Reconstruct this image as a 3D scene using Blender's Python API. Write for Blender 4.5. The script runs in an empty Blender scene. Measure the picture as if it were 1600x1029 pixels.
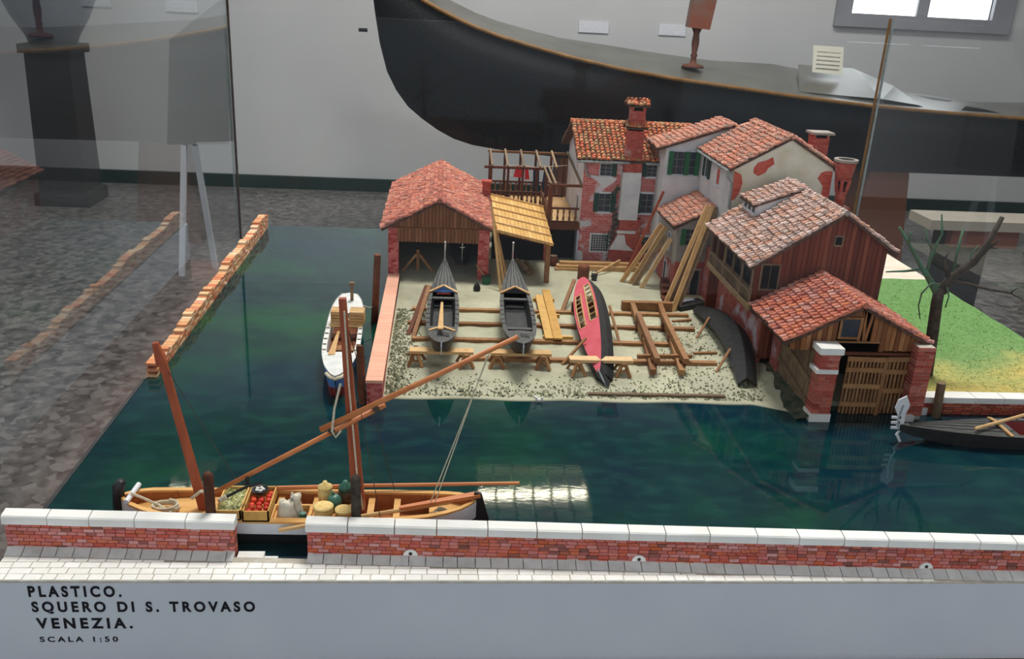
import bpy, bmesh, math, random
from mathutils import Matrix, Vector
random.seed(7)
S = 0.01            # everything is authored in centimetres; one Blender unit is one metre
Z0 = 80.0           # height of the water surface above the museum floor
SC = bpy.context.scene
COL = SC.collection
R = random.uniform

# ------------------------------------------------------------------ camera, world, lights, exposure
F_PX = 1410.0
CAMPOS = Vector((0, 0, 32))
AX = [Vector((0.9956, -0.0659, 0.0500)), Vector((0.0230, -0.3566, -0.9272)), Vector((0.0911, 0.9326, -0.3492))]
# rows: image right, image down, view direction, in world axes
_y = Vector((-100, -540.5, F_PX)).normalized()
_d = Vector((-200, 3721.5, F_PX)); _d = (_d - _y * _d.dot(_y)).normalized()
_x = _d.cross(_y)
CR, CD, CF = (Vector((_x[i], _y[i], -_d[i])) for i in range(3))
cam_d = bpy.data.cameras.new('camera'); cam = bpy.data.objects.new('camera', cam_d); COL.objects.link(cam)
cam_d.sensor_width = 36.0; cam_d.lens = F_PX / 1600 * 36; cam_d.clip_start = 0.02; cam_d.clip_end = 60
m = Matrix((CR, -CD, -CF)).transposed().to_4x4(); m.translation = Vector((0, 0, (32 + Z0) * S)); cam.matrix_world = m
SC.camera = cam
def pix(p):
    d = Vector(p) - CAMPOS; z = d.dot(CF)
    return (800 + F_PX * d.dot(CR) / z, 514.5 + F_PX * d.dot(CD) / z, F_PX / z) if z > 1 else (-9e9, -9e9, 0)

w = bpy.data.worlds.new('world'); SC.world = w; w.use_nodes = True
w.node_tree.nodes['Background'].inputs[0].default_value = (0.86, 0.92, 1.0, 1)
w.node_tree.nodes['Background'].inputs[1].default_value = 0.96
SC.view_settings.view_transform = 'Standard'; SC.view_settings.look = 'None'
SC.view_settings.exposure = 0.0; SC.view_settings.gamma = 1.0; SC.view_settings.use_curve_mapping = False

def area(name, loc, target, sx, sy, power, col=(1, 1, 1)):
    l = bpy.data.lights.new(name, 'AREA'); l.shape = 'RECTANGLE'; l.size = sx * S; l.size_y = sy * S; l.energy = power; l.color = col
    o = bpy.data.objects.new(name, l); COL.objects.link(o)
    o.location = Vector((loc[0], loc[1], loc[2] + Z0)) * S
    o.rotation_euler = (Vector(target) - Vector(loc)).to_track_quat('-Z', 'Y').to_euler()
    return o
area('ceiling_light_case', (26, 126, 228), (18, 80, 0), 70, 46, 49, (1.0, 0.965, 0.92))
area('rear_fill_light', (60, 330, 232), (60, 330, 0), 260, 60, 80, (1.0, 0.98, 0.96))  # unseen light added to brighten the back wall
area('ceiling_light_side', (-190, 120, 225), (-120, 130, 0), 80, 160, 20, (0.95, 0.97, 1.0))

# ------------------------------------------------------------------ helpers
ROOT = {}
def setp(o, parent, local=False):
    if parent is None: return
    o.parent = parent
    if not local and parent.name in ROOT: o.matrix_parent_inverse = ROOT[parent.name]
def tag(o, label=None, cat=None, group=None, kind=None):
    if label: o['label'] = label
    if cat: o['category'] = cat
    if group: o['group'] = group
    if kind: o['kind'] = kind
    return o
def root(name, label, cat, loc=(0, 0, 0), group=None, local=False, kind=None):
    o = bpy.data.objects.new(name, None); COL.objects.link(o); o.empty_display_size = 0.01
    o.location = Vector((loc[0], loc[1], loc[2] + Z0)) * S
    if not local: ROOT[o.name] = Matrix.Translation(-o.location)
    return tag(o, label, cat, group, kind)
def V3(*a): return Vector(a)

class MB:
    def __init__(s): s.v = []; s.f = []
    def add(s, vs, fs):
        n = len(s.v); s.v += [tuple(q) for q in vs]; s.f += [tuple(i + n for i in q) for q in fs]; return s
    def box(s, x0, x1, y0, y1, z0, z1):
        return s.add([(x, y, z) for x in (x0, x1) for y in (y0, y1) for z in (z0, z1)],
                     [(0, 1, 3, 2), (4, 6, 7, 5), (0, 4, 5, 1), (2, 3, 7, 6), (0, 2, 6, 4), (1, 5, 7, 3)])
    def bar(s, p, q, w, h=None, up=(0, 0, 1), w2=None, h2=None):
        p, q = Vector(p), Vector(q); h = w if h is None else h; d = (q - p).normalized(); up = Vector(up)
        if abs(d.dot(up)) > 0.98: up = Vector((0, 1, 0)) if abs(d.y) < 0.9 else Vector((1, 0, 0))
        a = d.cross(up).normalized(); b = a.cross(d)
        w2 = w if w2 is None else w2; h2 = h if h2 is None else h2
        vs = [p + a * i * w / 2 + b * j * h / 2 for i in (-1, 1) for j in (-1, 1)] + [q + a * i * w2 / 2 + b * j * h2 / 2 for i in (-1, 1) for j in (-1, 1)]
        return s.add(vs, [(0, 1, 3, 2), (4, 6, 7, 5), (0, 4, 5, 1), (2, 3, 7, 6), (0, 2, 6, 4), (1, 5, 7, 3)])
    def loft(s, rings, closed=True, caps=True):
        n = len(rings[0]); vs = [q for r in rings for q in r]; fs = []
        for i in range(len(rings) - 1):
            for j in range(n if closed else n - 1):
                k = (j + 1) % n; fs.append((i * n + j, i * n + k, (i + 1) * n + k, (i + 1) * n + j))
        if caps and closed: fs += [tuple(range(n))[::-1], tuple(range((len(rings) - 1) * n, len(rings) * n))]
        return s.add(vs, fs)
    def tube(s, pts, r, n=6):
        pts = [Vector(p) for p in pts]; rs = r if isinstance(r, (list, tuple)) else [r] * len(pts); rings = []; a = None
        for i, p in enumerate(pts):
            d = (pts[min(i + 1, len(pts) - 1)] - pts[max(i - 1, 0)]).normalized()
            if a is None:
                u = Vector((0, 0, 1)) if abs(d.z) < 0.9 else Vector((1, 0, 0)); a = d.cross(u).normalized()
            else: a = (a - d * a.dot(d)).normalized()
            b = d.cross(a)
            rings.append([p + (a * math.cos(t) + b * math.sin(t)) * rs[i] for t in [2 * math.pi * k / n for k in range(n)]])
        return s.loft(rings)
    def lathe(s, c, prof, n=12):
        return s.loft([[(c[0] + r * math.cos(2 * math.pi * k / n), c[1] + r * math.sin(2 * math.pi * k / n), c[2] + z) for k in range(n)] for r, z in prof])
    def prism(s, poly, vec):
        n = len(poly); vec = Vector(vec); vs = [Vector(p) for p in poly] + [Vector(p) + vec for p in poly]
        return s.add(vs, [tuple(range(n))[::-1], tuple(range(n, 2 * n))] + [(i, (i + 1) % n, n + (i + 1) % n, n + i) for i in range(n)])
    def grid(s, fn, nu, nv):
        vs = [fn(i / nu, j / nv) for i in range(nu + 1) for j in range(nv + 1)]; k = nv + 1
        return s.add(vs, [(i * k + j, (i + 1) * k + j, (i + 1) * k + j + 1, i * k + j + 1) for i in range(nu) for j in range(nv)])
    def blob(s, c, rx, ry, rz, n=8, m_=5, jit=0.0):
        rings = []
        for i in range(1, m_):
            t = math.pi * i / m_
            rings.append([(c[0] + rx * math.sin(t) * math.cos(2 * math.pi * k / n) * (1 + R(-jit, jit)), c[1] + ry * math.sin(t) * math.sin(2 * math.pi * k / n) * (1 + R(-jit, jit)), c[2] - rz * math.cos(t)) for k in range(n)])
        return s.loft(rings)
    def mesh(s, name, mat, local=False, smooth=False):
        me = bpy.data.meshes.new(name); z = 0 if local else Z0
        me.from_pydata([(x * S, y * S, (c + z) * S) for x, y, c in s.v], [], s.f)
        b = bmesh.new(); b.from_mesh(me); bmesh.ops.recalc_face_normals(b, faces=b.faces); b.to_mesh(me); b.free()
        if smooth: me.polygons.foreach_set('use_smooth', [True] * len(me.polygons))
        for q in (mat if isinstance(mat, list) else [mat]): me.materials.append(q)
        return me
    def build(s, name, mat, parent=None, local=False, smooth=False, label=None, cat=None, group=None, kind=None):
        o = bpy.data.objects.new(name, s.mesh(name, mat, local, smooth)); COL.objects.link(o); setp(o, parent, local)
        return tag(o, label, cat, group, kind)

def link_mesh(name, me, parent, mat4, local=False):
    o = bpy.data.objects.new(name, me); COL.objects.link(o); o.matrix_basis = mat4; setp(o, parent, local); return o
def copy_tree(o, parent=None):
    c = o.copy(); COL.objects.link(c)
    if parent is not None: c.parent = parent
    for ch in list(o.children): copy_tree(ch, c)
    return c
def mcm(origin, ax, ay, az):
    M = Matrix((ax, ay, az)).transposed().to_4x4(); M.translation = Vector((origin[0] * S, origin[1] * S, (origin[2] + Z0) * S)); return M
def pieces(parent, name, meshes, items, limit=300, rest=None, facing=None):
    """items: (origin, ax, ay, az, mesh index). The ones that show largest become parts, the rest one joined part."""
    def score(it):
        x, y, k = pix(it[0]); inside = -20 < x < 1620 and -20 < y < 1050
        return k + (1000 if inside else 0)
    items = sorted(items, key=score, reverse=True)
    for o, ax, ay, az, k in items[:limit]: link_mesh(name, meshes[k], parent, mcm(o, ax, ay, az))
    left = items[limit:]
    if left:
        mb = MB(); mats = []; idx = []
        for o, ax, ay, az, k in left:
            me = meshes[k]; o = Vector(o); ax, ay, az = Vector(ax), Vector(ay), Vector(az)
            mb.add([o + (ax * q.co.x + ay * q.co.y + az * q.co.z) / S for q in me.vertices], [tuple(p.vertices) for p in me.polygons])
        mb.build(rest or ('far_' + name + 's'), meshes[0].materials[0], parent, kind='stuff')

# ------------------------------------------------------------------ materials
def lin(c): return tuple(((x / 255) / 12.92 if x / 255 <= 0.04045 else ((x / 255 + 0.055) / 1.055) ** 2.4) for x in c) + (1,)
class NT:
    def __init__(s, name):
        s.m = bpy.data.materials.new(name); s.m.use_nodes = True; s.t = s.m.node_tree; s.t.nodes.clear()
        s.out = s.n('ShaderNodeOutputMaterial')
    def n(s, t, **k):
        o = s.t.nodes.new(t)
        for a, b in k.items():
            if a.startswith('i_'): o.inputs[a[2:].replace('_', ' ')].default_value = b
            else: setattr(o, a, b)
        return o
    def l(s, a, b): s.t.links.new(a, b)
    def math(s, op, a, b=None, c=None):
        o = s.n('ShaderNodeMath', operation=op)
        for i, q in enumerate((a, b, c)):
            if q is None: continue
            if isinstance(q, (int, float)): o.inputs[i].default_value = q
            else: s.l(q, o.inputs[i])
        return o.outputs[0]
    def ramp(s, fac, stops, interp='LINEAR'):
        o = s.n('ShaderNodeValToRGB'); e = o.color_ramp.elements; o.color_ramp.interpolation = interp
        while len(e) < len(stops): e.new(0.5)
        for q, (p, c) in zip(e, stops): q.position = p; q.color = lin(c)
        s.l(fac, o.inputs[0]); return o.outputs[0]
    def mix(s, fac, a, b, mode='MIX'):
        o = s.n('ShaderNodeMix', data_type='RGBA', blend_type=mode)
        for i, q in ((0, fac), (6, a), (7, b)):
            if isinstance(q, (int, float)): o.inputs[i].default_value = q
            elif isinstance(q, tuple): o.inputs[i].default_value = lin(q)
            else: s.l(q, o.inputs[i])
        return o.outputs[2]
    def coord(s, scale=(1, 1, 1), rot=(0, 0, 0), which='Object'):
        t = s.n('ShaderNodeTexCoord'); mp = s.n('ShaderNodeMapping'); mp.inputs['Scale'].default_value = scale; mp.inputs['Rotation'].default_value = rot
        s.l(t.outputs[which], mp.inputs['Vector']); return mp.outputs[0]
    def noise(s, vec, scale, detail=3, rough=0.55):
        o = s.n('ShaderNodeTexNoise'); o.inputs['Scale'].default_value = scale; o.inputs['Detail'].default_value = detail; o.inputs['Roughness'].default_value = rough
        s.l(vec, o.inputs['Vector']); return o.outputs[0]
    def bsdf(s, col, rough=0.7, bump=None, bstr=0.3, bdist=0.0005, spec=0.3, metal=0.0):
        b = s.n('ShaderNodeBsdfPrincipled'); b.inputs['Roughness'].default_value = rough; b.inputs['Specular IOR Level'].default_value = spec; b.inputs['Metallic'].default_value = metal
        if isinstance(col, tuple): b.inputs['Base Color'].default_value = lin(col)
        else: s.l(col, b.inputs['Base Color'])
        if bump is not None:
            q = s.n('ShaderNodeBump'); q.inputs['Strength'].default_value = bstr; q.inputs['Distance'].default_value = bdist
            s.l(bump, q.inputs['Height']); s.l(q.outputs[0], b.inputs['Normal'])
        s.l(b.outputs[0], s.out.inputs[0]); return b
def mat(name, a, b=None, scale=2.0, rough=0.7, bump=0.3, stretch=(1, 1, 1), spec=0.25, metal=0.0, lo=0.35, hi=0.65):
    """two colours mottled by noise; scale in features per cm"""
    t = NT(name)
    n = t.noise(t.coord(stretch), scale * 100)
    t.bsdf(t.ramp(n, [(lo, a), (hi, b or a)]), rough, n if bump else None, bump, 0.0006, spec, metal); return t.m
def rmat(name, cols, rough=0.8, scale=3.0, dirt=(60, 50, 45), dirt_amt=0.35, bump=0.4, stretch=(1, 1, 1), spec=0.2):
    """each piece (object or loose island) takes its own colour out of cols, plus blotches"""
    t = NT(name)
    g = t.n('ShaderNodeNewGeometry'); oi = t.n('ShaderNodeObjectInfo')
    r = t.math('FRACT', t.math('ADD', g.outputs['Random Per Island'], oi.outputs['Random']))
    c = t.ramp(r, [((i + 0.5) / len(cols), q) for i, q in enumerate(cols)])
    vec = t.coord(stretch); off = t.n('ShaderNodeVectorMath', operation='ADD'); t.l(vec, off.inputs[0]); t.l(r, off.inputs[1])
    n = t.noise(off.outputs[0], scale * 100)
    f = t.math('MULTIPLY', t.ramp(n, [(0.45, (0, 0, 0)), (0.75, (255, 255, 255))]), dirt_amt)
    t.bsdf(t.mix(f, c, dirt), rough, n, bump, 0.0005, spec); return t.m
def brickmat(name, plane, cols, mortar, bw=0.5, bh=0.16, white=None, white_at=(0.55, 0.62), rough=0.85):
    t = NT(name)
    tc = t.n('ShaderNodeTexCoord'); sp = t.n('ShaderNodeSeparateXYZ'); cb = t.n('ShaderNodeCombineXYZ')
    t.l(tc.outputs['Object'], sp.inputs[0]); t.l(sp.outputs[0 if plane == 'xz' else 1], cb.inputs[0]); t.l(sp.outputs[2], cb.inputs[1])
    b = t.n('ShaderNodeTexBrick'); b.offset = 0.5
    b.inputs['Scale'].default_value = 100; b.inputs['Brick Width'].default_value = bw; b.inputs['Row Height'].default_value = bh
    b.inputs['Mortar Size'].default_value = 0.018; b.inputs['Mortar Smooth'].default_value = 0.2; b.inputs['Bias'].default_value = 0.0
    b.inputs['Color1'].default_value = lin(cols[0]); b.inputs['Color2'].default_value = lin(cols[1]); b.inputs['Mortar'].default_value = lin(mortar)
    t.l(cb.outputs[0], b.inputs['Vector'])
    n = t.noise(tc.outputs['Object'], 160, 4); n2 = t.noise(tc.outputs['Object'], 45, 3)
    c = t.mix(t.ramp(n, [(0.45, (0, 0, 0)), (0.7, (150, 150, 150))]), b.outputs['Color'], cols[2])
    if white: c = t.mix(t.ramp(n2, [(white_at[0], (0, 0, 0)), (white_at[1], (255, 255, 255))]), c, white)
    t.bsdf(c, rough, b.outputs['Fac'], -0.5, 0.0004, 0.2); return t.m
def emis(name, col, k):
    t = NT(name); e = t.n('ShaderNodeEmission'); e.inputs[0].default_value = lin(col); e.inputs[1].default_value = k; t.l(e.outputs[0], t.out.inputs[0]); return t.m

M = {}
M['cap'] = mat('white_stone', (226, 225, 219), (238, 237, 232), 0.5, 0.75, 0.08)
M['paver'] = rmat('white_paver', [(236, 235, 229), (242, 241, 236), (246, 245, 241), (238, 236, 228)], 0.8, 1.5, (214, 208, 196), 0.3, 0.15)
M['skirt'] = rmat('shaded_skirt_stone', [(206, 206, 203), (218, 218, 215), (212, 211, 207)], 0.8, 1.5, (150, 148, 142), 0.35, 0.15)  # greyed: the parapet's shadow is put into the stone colour
M['joint'] = mat('joint_mortar', (176, 168, 152), (198, 192, 180), 2)
M['mortar'] = mat('brick_mortar', (116, 54, 40), (176, 104, 84), 2)
M['brick'] = rmat('wall_brick', [(196, 92, 76), (210, 120, 110), (200, 98, 60), (208, 142, 136), (182, 84, 70), (216, 160, 156), (196, 112, 108), (128, 84, 78), (204, 110, 76), (206, 128, 122)], 0.85, 2.5, (110, 62, 58), 0.4)
M['old_brick'] = rmat('ruin_brick', [(222, 176, 130), (232, 196, 152), (214, 140, 96), (226, 168, 120), (206, 110, 74), (236, 206, 170)], 0.85, 2.5, (120, 66, 44), 0.35)
M['red_brick'] = rmat('pillar_brick', [(176, 76, 62), (192, 96, 82), (204, 122, 108), (160, 62, 52), (198, 108, 84)], 0.85, 2.5, (88, 44, 42), 0.4)
M['coping'] = mat('pink_coping', (222, 158, 132), (236, 182, 156), 1.2, 0.8, 0.5, (0.3, 7, 0.3))
M['plinth'] = mat('blue_grey_card', (196, 201, 208), (203, 208, 214), 0.12, 0.7, 0.03)
M['ink'] = mat('black_ink', (20, 18, 24), (26, 24, 30), 1, 0.7, 0)
M['tabletop'] = mat('brown_table', (96, 58, 44), (116, 72, 54), 0.6, 0.5, 0.1, (0.2, 1, 1))
M['wood'] = rmat('mid_wood', [(146, 104, 68), (162, 118, 78), (130, 90, 58), (170, 128, 86)], 0.65, 1.6, (84, 50, 28), 0.4, 0.25, (1, 1, 1))
M['pale_wood'] = rmat('pale_wood', [(200, 160, 108), (212, 174, 122), (188, 146, 94), (220, 186, 138)], 0.65, 1.6, (140, 94, 48), 0.35, 0.25)
M['yellow_wood'] = rmat('yellow_wood', [(206, 160, 86), (216, 172, 98), (196, 150, 78), (222, 180, 108)], 0.65, 1.6, (140, 96, 46), 0.35, 0.25)
M['dark_wood'] = rmat('dark_wood', [(96, 54, 36), (112, 64, 42), (84, 48, 32), (124, 72, 48)], 0.7, 1.6, (48, 28, 20), 0.45, 0.25)
M['grey_wood'] = rmat('grey_wood', [(124, 104, 84), (140, 118, 92), (108, 90, 72), (150, 126, 96)], 0.8, 1.6, (70, 56, 44), 0.45, 0.3)
M['red_plank'] = rmat('red_brown_plank', [(110, 52, 36), (124, 62, 44), (98, 46, 32), (134, 74, 54)], 0.75, 1.2, (52, 26, 20), 0.45, 0.25, (3, 3, 0.4))
M['shed_plank'] = rmat('shed_plank', [(126, 82, 52), (138, 92, 60), (116, 74, 46), (146, 100, 68)], 0.75, 1.2, (68, 42, 28), 0.45, 0.25, (3, 3, 0.4))
M['boat_plank'] = rmat('boathouse_plank', [(150, 96, 58), (166, 112, 70), (132, 82, 48), (112, 66, 40), (176, 124, 82)], 0.7, 1.2, (70, 40, 24), 0.45, 0.25, (3, 3, 0.4))
M['mast'] = mat('red_mast_wood', (146, 66, 36), (172, 86, 50), 1.2, 0.45, 0.1, (2, 2, 0.2), 0.4)
M['spar'] = mat('spar_wood', (186, 108, 60), (204, 130, 78), 1.2, 0.5, 0.1, (0.3, 2, 2), 0.4)
M['hull_wood'] = mat('boat_inner_wood', (156, 90, 46), (182, 114, 64), 1.0, 0.55, 0.1, (0.3, 2, 2))
M['deck_wood'] = mat('boat_deck_wood', (206, 154, 88), (220, 172, 106), 1.0, 0.6, 0.1, (0.3, 2, 2))
M['black'] = mat('black_paint', (26, 26, 28), (36, 36, 38), 1.0, 0.45, 0.1, spec=0.4)
M['gondola'] = mat('gondola_black', (38, 39, 40), (52, 53, 53), 2.0, 0.6, 0.15)
M['gondola_deck'] = mat('gondola_deck_grey', (68, 68, 66), (92, 92, 89), 2.0, 0.65, 0.25, (4, 0.4, 1))
M['hull_white'] = mat('hull_white', (214, 216, 222), (228, 230, 232), 1.0, 0.5, 0.05)
M['boat_white'] = mat('boat_white', (206, 208, 204), (224, 225, 220), 1.0, 0.55, 0.05)
M['boat_blue'] = mat('boat_blue', (74, 122, 190), (92, 142, 204), 1.0, 0.5, 0.05)
M['boat_red'] = mat('boat_red', (128, 48, 44), (142, 58, 52), 1.0, 0.5, 0.05)
M['red_bottom'] = mat('red_bottom_paint', (200, 82, 94), (210, 96, 108), 0.8, 0.65, 0.05)
M['steel'] = mat('bright_steel', (200, 204, 210), (214, 218, 224), 1.0, 0.25, 0, metal=0.8)
M['rope'] = mat('rope', (196, 184, 158), (216, 206, 182), 6, 0.9, 0.4)
M['cord'] = mat('dark_cord', (70, 62, 54), (84, 76, 66), 6, 0.9, 0.2)
M['plaster'] = mat('white_plaster', (198, 199, 204), (218, 218, 220), 0.5, 0.85, 0.15)
M['blue_plaster'] = mat('blue_white_plaster', (170, 180, 210), (196, 202, 222), 0.5, 0.85, 0.15)
M['cream'] = mat('cream_plaster', (200, 192, 162), (222, 219, 206), 0.35, 0.85, 0.15, lo=0.3, hi=0.6)
M['grey_plaster'] = mat('grey_plaster', (138, 130, 122), (164, 156, 148), 0.5, 0.85, 0.2)
M['patch_brick'] = brickmat('bare_brick_patch', 'xz', [(186, 70, 54), (204, 100, 84), (150, 56, 46)], (170, 104, 92), 0.6, 0.26)
M['tower_brick'] = brickmat('tower_brick', 'xz', [(190, 86, 78), (206, 124, 120), (140, 62, 56)], (206, 182, 180), 0.7, 0.27, (212, 200, 206), (0.55, 0.64))
M['low_brick'] = brickmat('yard_side_brick', 'yz', [(150, 66, 54), (172, 92, 82), (108, 50, 44)], (170, 140, 134), 0.7, 0.27, (186, 172, 178), (0.54, 0.66))
M['low_brick_f'] = brickmat('yard_front_brick', 'xz', [(166, 66, 52), (184, 92, 80), (118, 50, 44)], (166, 126, 118), 0.7, 0.27, (180, 168, 172), (0.62, 0.72))
M['shed_brick'] = brickmat('shed_brick', 'xz', [(168, 48, 46), (216, 126, 120), (92, 34, 34)], (196, 116, 108), 0.6, 0.28, (206, 140, 132), (0.6, 0.7))
M['chimney_brick'] = brickmat('chimney_brick', 'xz', [(168, 62, 48), (188, 92, 78), (110, 42, 36)], (160, 118, 110), 0.6, 0.26, (190, 150, 144), (0.62, 0.72))
M['canal_brick'] = rmat('canal_brick', [(188, 74, 52), (200, 92, 66), (172, 66, 58), (206, 112, 88), (180, 96, 60), (150, 70, 60)], 0.85, 2.5, (206, 180, 170), 0.25)
def tilemat(name, cols, dirt, amt): return rmat(name, cols, 0.85, 3.0, dirt, amt, 0.9)
M['tile_shed'] = tilemat('shed_tile', [(206, 130, 110), (198, 114, 96), (216, 148, 124), (178, 98, 84), (222, 164, 138), (188, 120, 108), (150, 96, 86), (214, 128, 98)], (72, 54, 50), 0.75)
M['tile_tower'] = tilemat('tower_tile', [(206, 112, 76), (214, 130, 90), (190, 98, 68), (200, 146, 106), (178, 98, 72), (168, 142, 100), (216, 150, 112)], (92, 84, 56), 0.75)
M['tile_high'] = tilemat('high_house_tile', [(210, 146, 122), (218, 162, 140), (200, 132, 110), (190, 154, 138), (208, 126, 98), (170, 140, 126)], (72, 66, 58), 0.8)
M['tile_grey'] = tilemat('weathered_tile', [(206, 172, 158), (216, 186, 174), (188, 164, 154), (206, 152, 130), (172, 158, 150), (214, 158, 130), (222, 198, 188)], (70, 66, 60), 0.8)
M['tile_red'] = tilemat('boathouse_tile', [(204, 120, 96), (212, 138, 116), (190, 106, 88), (196, 128, 112), (214, 132, 96), (182, 120, 112), (206, 152, 138)], (80, 60, 56), 0.65)
M['roof_bed'] = mat('roof_bed', (66, 50, 44), (104, 74, 62), 2, 0.9, 0.3)
M['roof_edge'] = mat('roof_edge', (70, 58, 50), (92, 76, 64), 2, 0.9, 0.3)
M['lead'] = mat('grey_gutter', (128, 134, 134), (150, 156, 154), 1, 0.5, 0)
M['pane'] = mat('dark_pane', (40, 48, 58), (56, 64, 74), 0.8, 0.2, 0, spec=0.5)
M['blue_pane'] = mat('blue_pane', (92, 118, 160), (110, 134, 172), 0.8, 0.2, 0, spec=0.5)
M['green'] = mat('green_shutter', (34, 92, 60), (44, 108, 70), 1.5, 0.6, 0.1)
M['dark_green'] = mat('dark_green_shutter', (34, 60, 52), (44, 72, 62), 1.5, 0.6, 0.1)
M['frame'] = mat('pale_frame', (206, 208, 214), (220, 222, 226), 1, 0.7, 0)
M['void'] = mat('interior_shade', (12, 11, 11), (17, 15, 15), 1, 0.95, 0)  # near-black stands for deep shade in interiors and openings
M['yard'] = None
M['gravel'] = rmat('gravel', [(158, 158, 132), (122, 126, 102), (188, 186, 158), (90, 98, 76), (172, 170, 140), (70, 76, 60)], 0.9, 5, (60, 70, 50), 0.3)
M['cloth_red'] = mat('red_cloth', (204, 44, 52), (220, 60, 66), 2, 0.9, 0.1)
M['cloth_blue'] = mat('dark_blue_cloth', (36, 48, 66), (48, 60, 80), 2, 0.9, 0.1)
M['cloth_white'] = mat('pale_cloth', (206, 208, 206), (220, 220, 218), 2, 0.9, 0.1)
M['bark'] = mat('bark', (52, 46, 40), (78, 68, 58), 2.5, 0.9, 0.5)
M['twig'] = mat('mossy_twig', (84, 92, 66), (70, 116, 92), 1.5, 0.9, 0.3)
M['board'] = mat('pale_baseboard', (216, 204, 184), (226, 216, 198), 0.5, 0.8, 0.05)
M['ivy'] = rmat('ivy_leaf', [(44, 76, 58), (66, 96, 70), (52, 84, 84), (80, 100, 92)], 0.8, 4, (30, 44, 36), 0.3)
M['sack'] = mat('sack_cloth', (206, 198, 178), (224, 218, 202), 2.5, 0.95, 0.4)
M['tomato'] = rmat('tomato', [(206, 62, 40), (220, 84, 50), (190, 48, 36)], 0.4, 2, (150, 30, 24), 0.2, 0.05)
M['basket'] = mat('straw', (214, 182, 112), (230, 204, 140), 6, 0.9, 0.5)
M['jar_green'] = mat('green_glaze', (46, 92, 78), (62, 112, 94), 1, 0.35, 0.05, spec=0.5)
M['jar_brown'] = mat('brown_clay', (84, 62, 42), (104, 78, 54), 1, 0.6, 0.1)
M['stone_dark'] = mat('dark_stone', (28, 27, 27), (38, 36, 35), 1, 0.6, 0.1)

def water_mat():
    t = NT('painted_water'); c = t.coord(); n = t.noise(c, 9, 4); n2 = t.noise(t.coord((1, 2.2, 1)), 160, 3); n3 = t.noise(c, 4.2, 2); n4 = t.noise(t.coord((1, 1.8, 1)), 45, 4)
    a = t.ramp(n, [(0.30, (7, 34, 52)), (0.45, (6, 40, 44)), (0.57, (9, 49, 44)), (0.72, (17, 74, 42))])
    b = t.mix(t.ramp(n3, [(0.42, (0, 0, 0)), (0.68, (160, 160, 160))]), a, (12, 46, 72))
    d = t.mix(t.ramp(n4, [(0.45, (0, 0, 0)), (0.72, (170, 170, 170))]), b, (30, 80, 70))
    t.bsdf(d, 0.025, n2, 0.03, 0.0004, 0.5); return t.m
M['water'] = water_mat()
def yard_mat():
    t = NT('yard_earth'); c = t.coord(); n = t.noise(c, 14, 4); n2 = t.noise(c, 260, 3); n3 = t.noise(c, 60, 4)
    a = t.ramp(n, [(0.35, (166, 164, 142)), (0.62, (188, 186, 160))])
    b = t.mix(t.ramp(n3, [(0.5, (0, 0, 0)), (0.8, (170, 170, 170))]), a, (136, 140, 116))
    d = t.mix(t.ramp(n2, [(0.58, (0, 0, 0)), (0.8, (150, 150, 150))]), b, (104, 104, 88))
    t.bsdf(d, 0.95, n2, 0.35, 0.0008, 0.1); return t.m
M['yard'] = yard_mat()
def grass_mat():
    t = NT('grass_mat'); c = t.coord(); n = t.noise(c, 12, 4); n2 = t.noise(c, 240, 3)
    tc = t.n('ShaderNodeTexCoord'); sp = t.n('ShaderNodeSeparateXYZ'); t.l(tc.outputs['Object'], sp.inputs[0])
    f = t.math('ADD', t.math('MULTIPLY', sp.outputs[1], 4.5), t.math('MULTIPLY', n, 1.4))
    a = t.ramp(t.math('SUBTRACT', f, 3.55), [(0.15, (196, 178, 104)), (0.42, (160, 168, 104)), (0.62, (122, 156, 96)), (0.9, (112, 152, 90))])
    d = t.mix(t.ramp(n2, [(0.45, (0, 0, 0)), (0.7, (190, 190, 190))]), a, (78, 108, 64))
    t.bsdf(d, 0.95, n2, 0.8, 0.002, 0.1); return t.m
M['grass'] = grass_mat()
M['moss'] = mat('shaded_mossy_earth', (46, 58, 48), (98, 96, 76), 1.2, 0.95, 0.8, lo=0.35, hi=0.7)  # moss tones plus the shade by the boathouse, both in the colour
def floor_mat():
    t = NT('terrazzo'); c = t.coord(); n = t.noise(c, 22, 3); v = t.n('ShaderNodeTexVoronoi'); v.inputs['Scale'].default_value = 45; t.l(c, v.inputs['Vector'])
    a = t.ramp(n, [(0.35, (66, 65, 64)), (0.65, (108, 105, 102))])
    b = t.mix(t.ramp(v.outputs['Color'], [(0.45, (0, 0, 0)), (0.8, (190, 190, 190))]), a, (146, 142, 138))
    t.bsdf(b, 0.35, None, spec=0.4); return t.m
M['floor'] = floor_mat()
M['wall'] = mat('museum_wall_paint', (190, 190, 190), (196, 196, 195), 0.02, 0.9, 0)
M['skirting'] = mat('dark_green_skirting', (20, 40, 34), (26, 46, 40), 0.1, 0.4, 0)
M['hull_black'] = mat('museum_gondola_black', (13, 13, 14), (17, 17, 18), 0.05, 0.42, 0, spec=0.12)
M['hull_deck'] = mat('museum_gondola_deck', (70, 68, 60), (92, 90, 82), 0.05, 0.3, 0, spec=0.5)
M['hull_rim'] = mat('museum_gondola_rim', (108, 76, 36), (132, 94, 46), 0.2, 0.4, 0)
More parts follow.
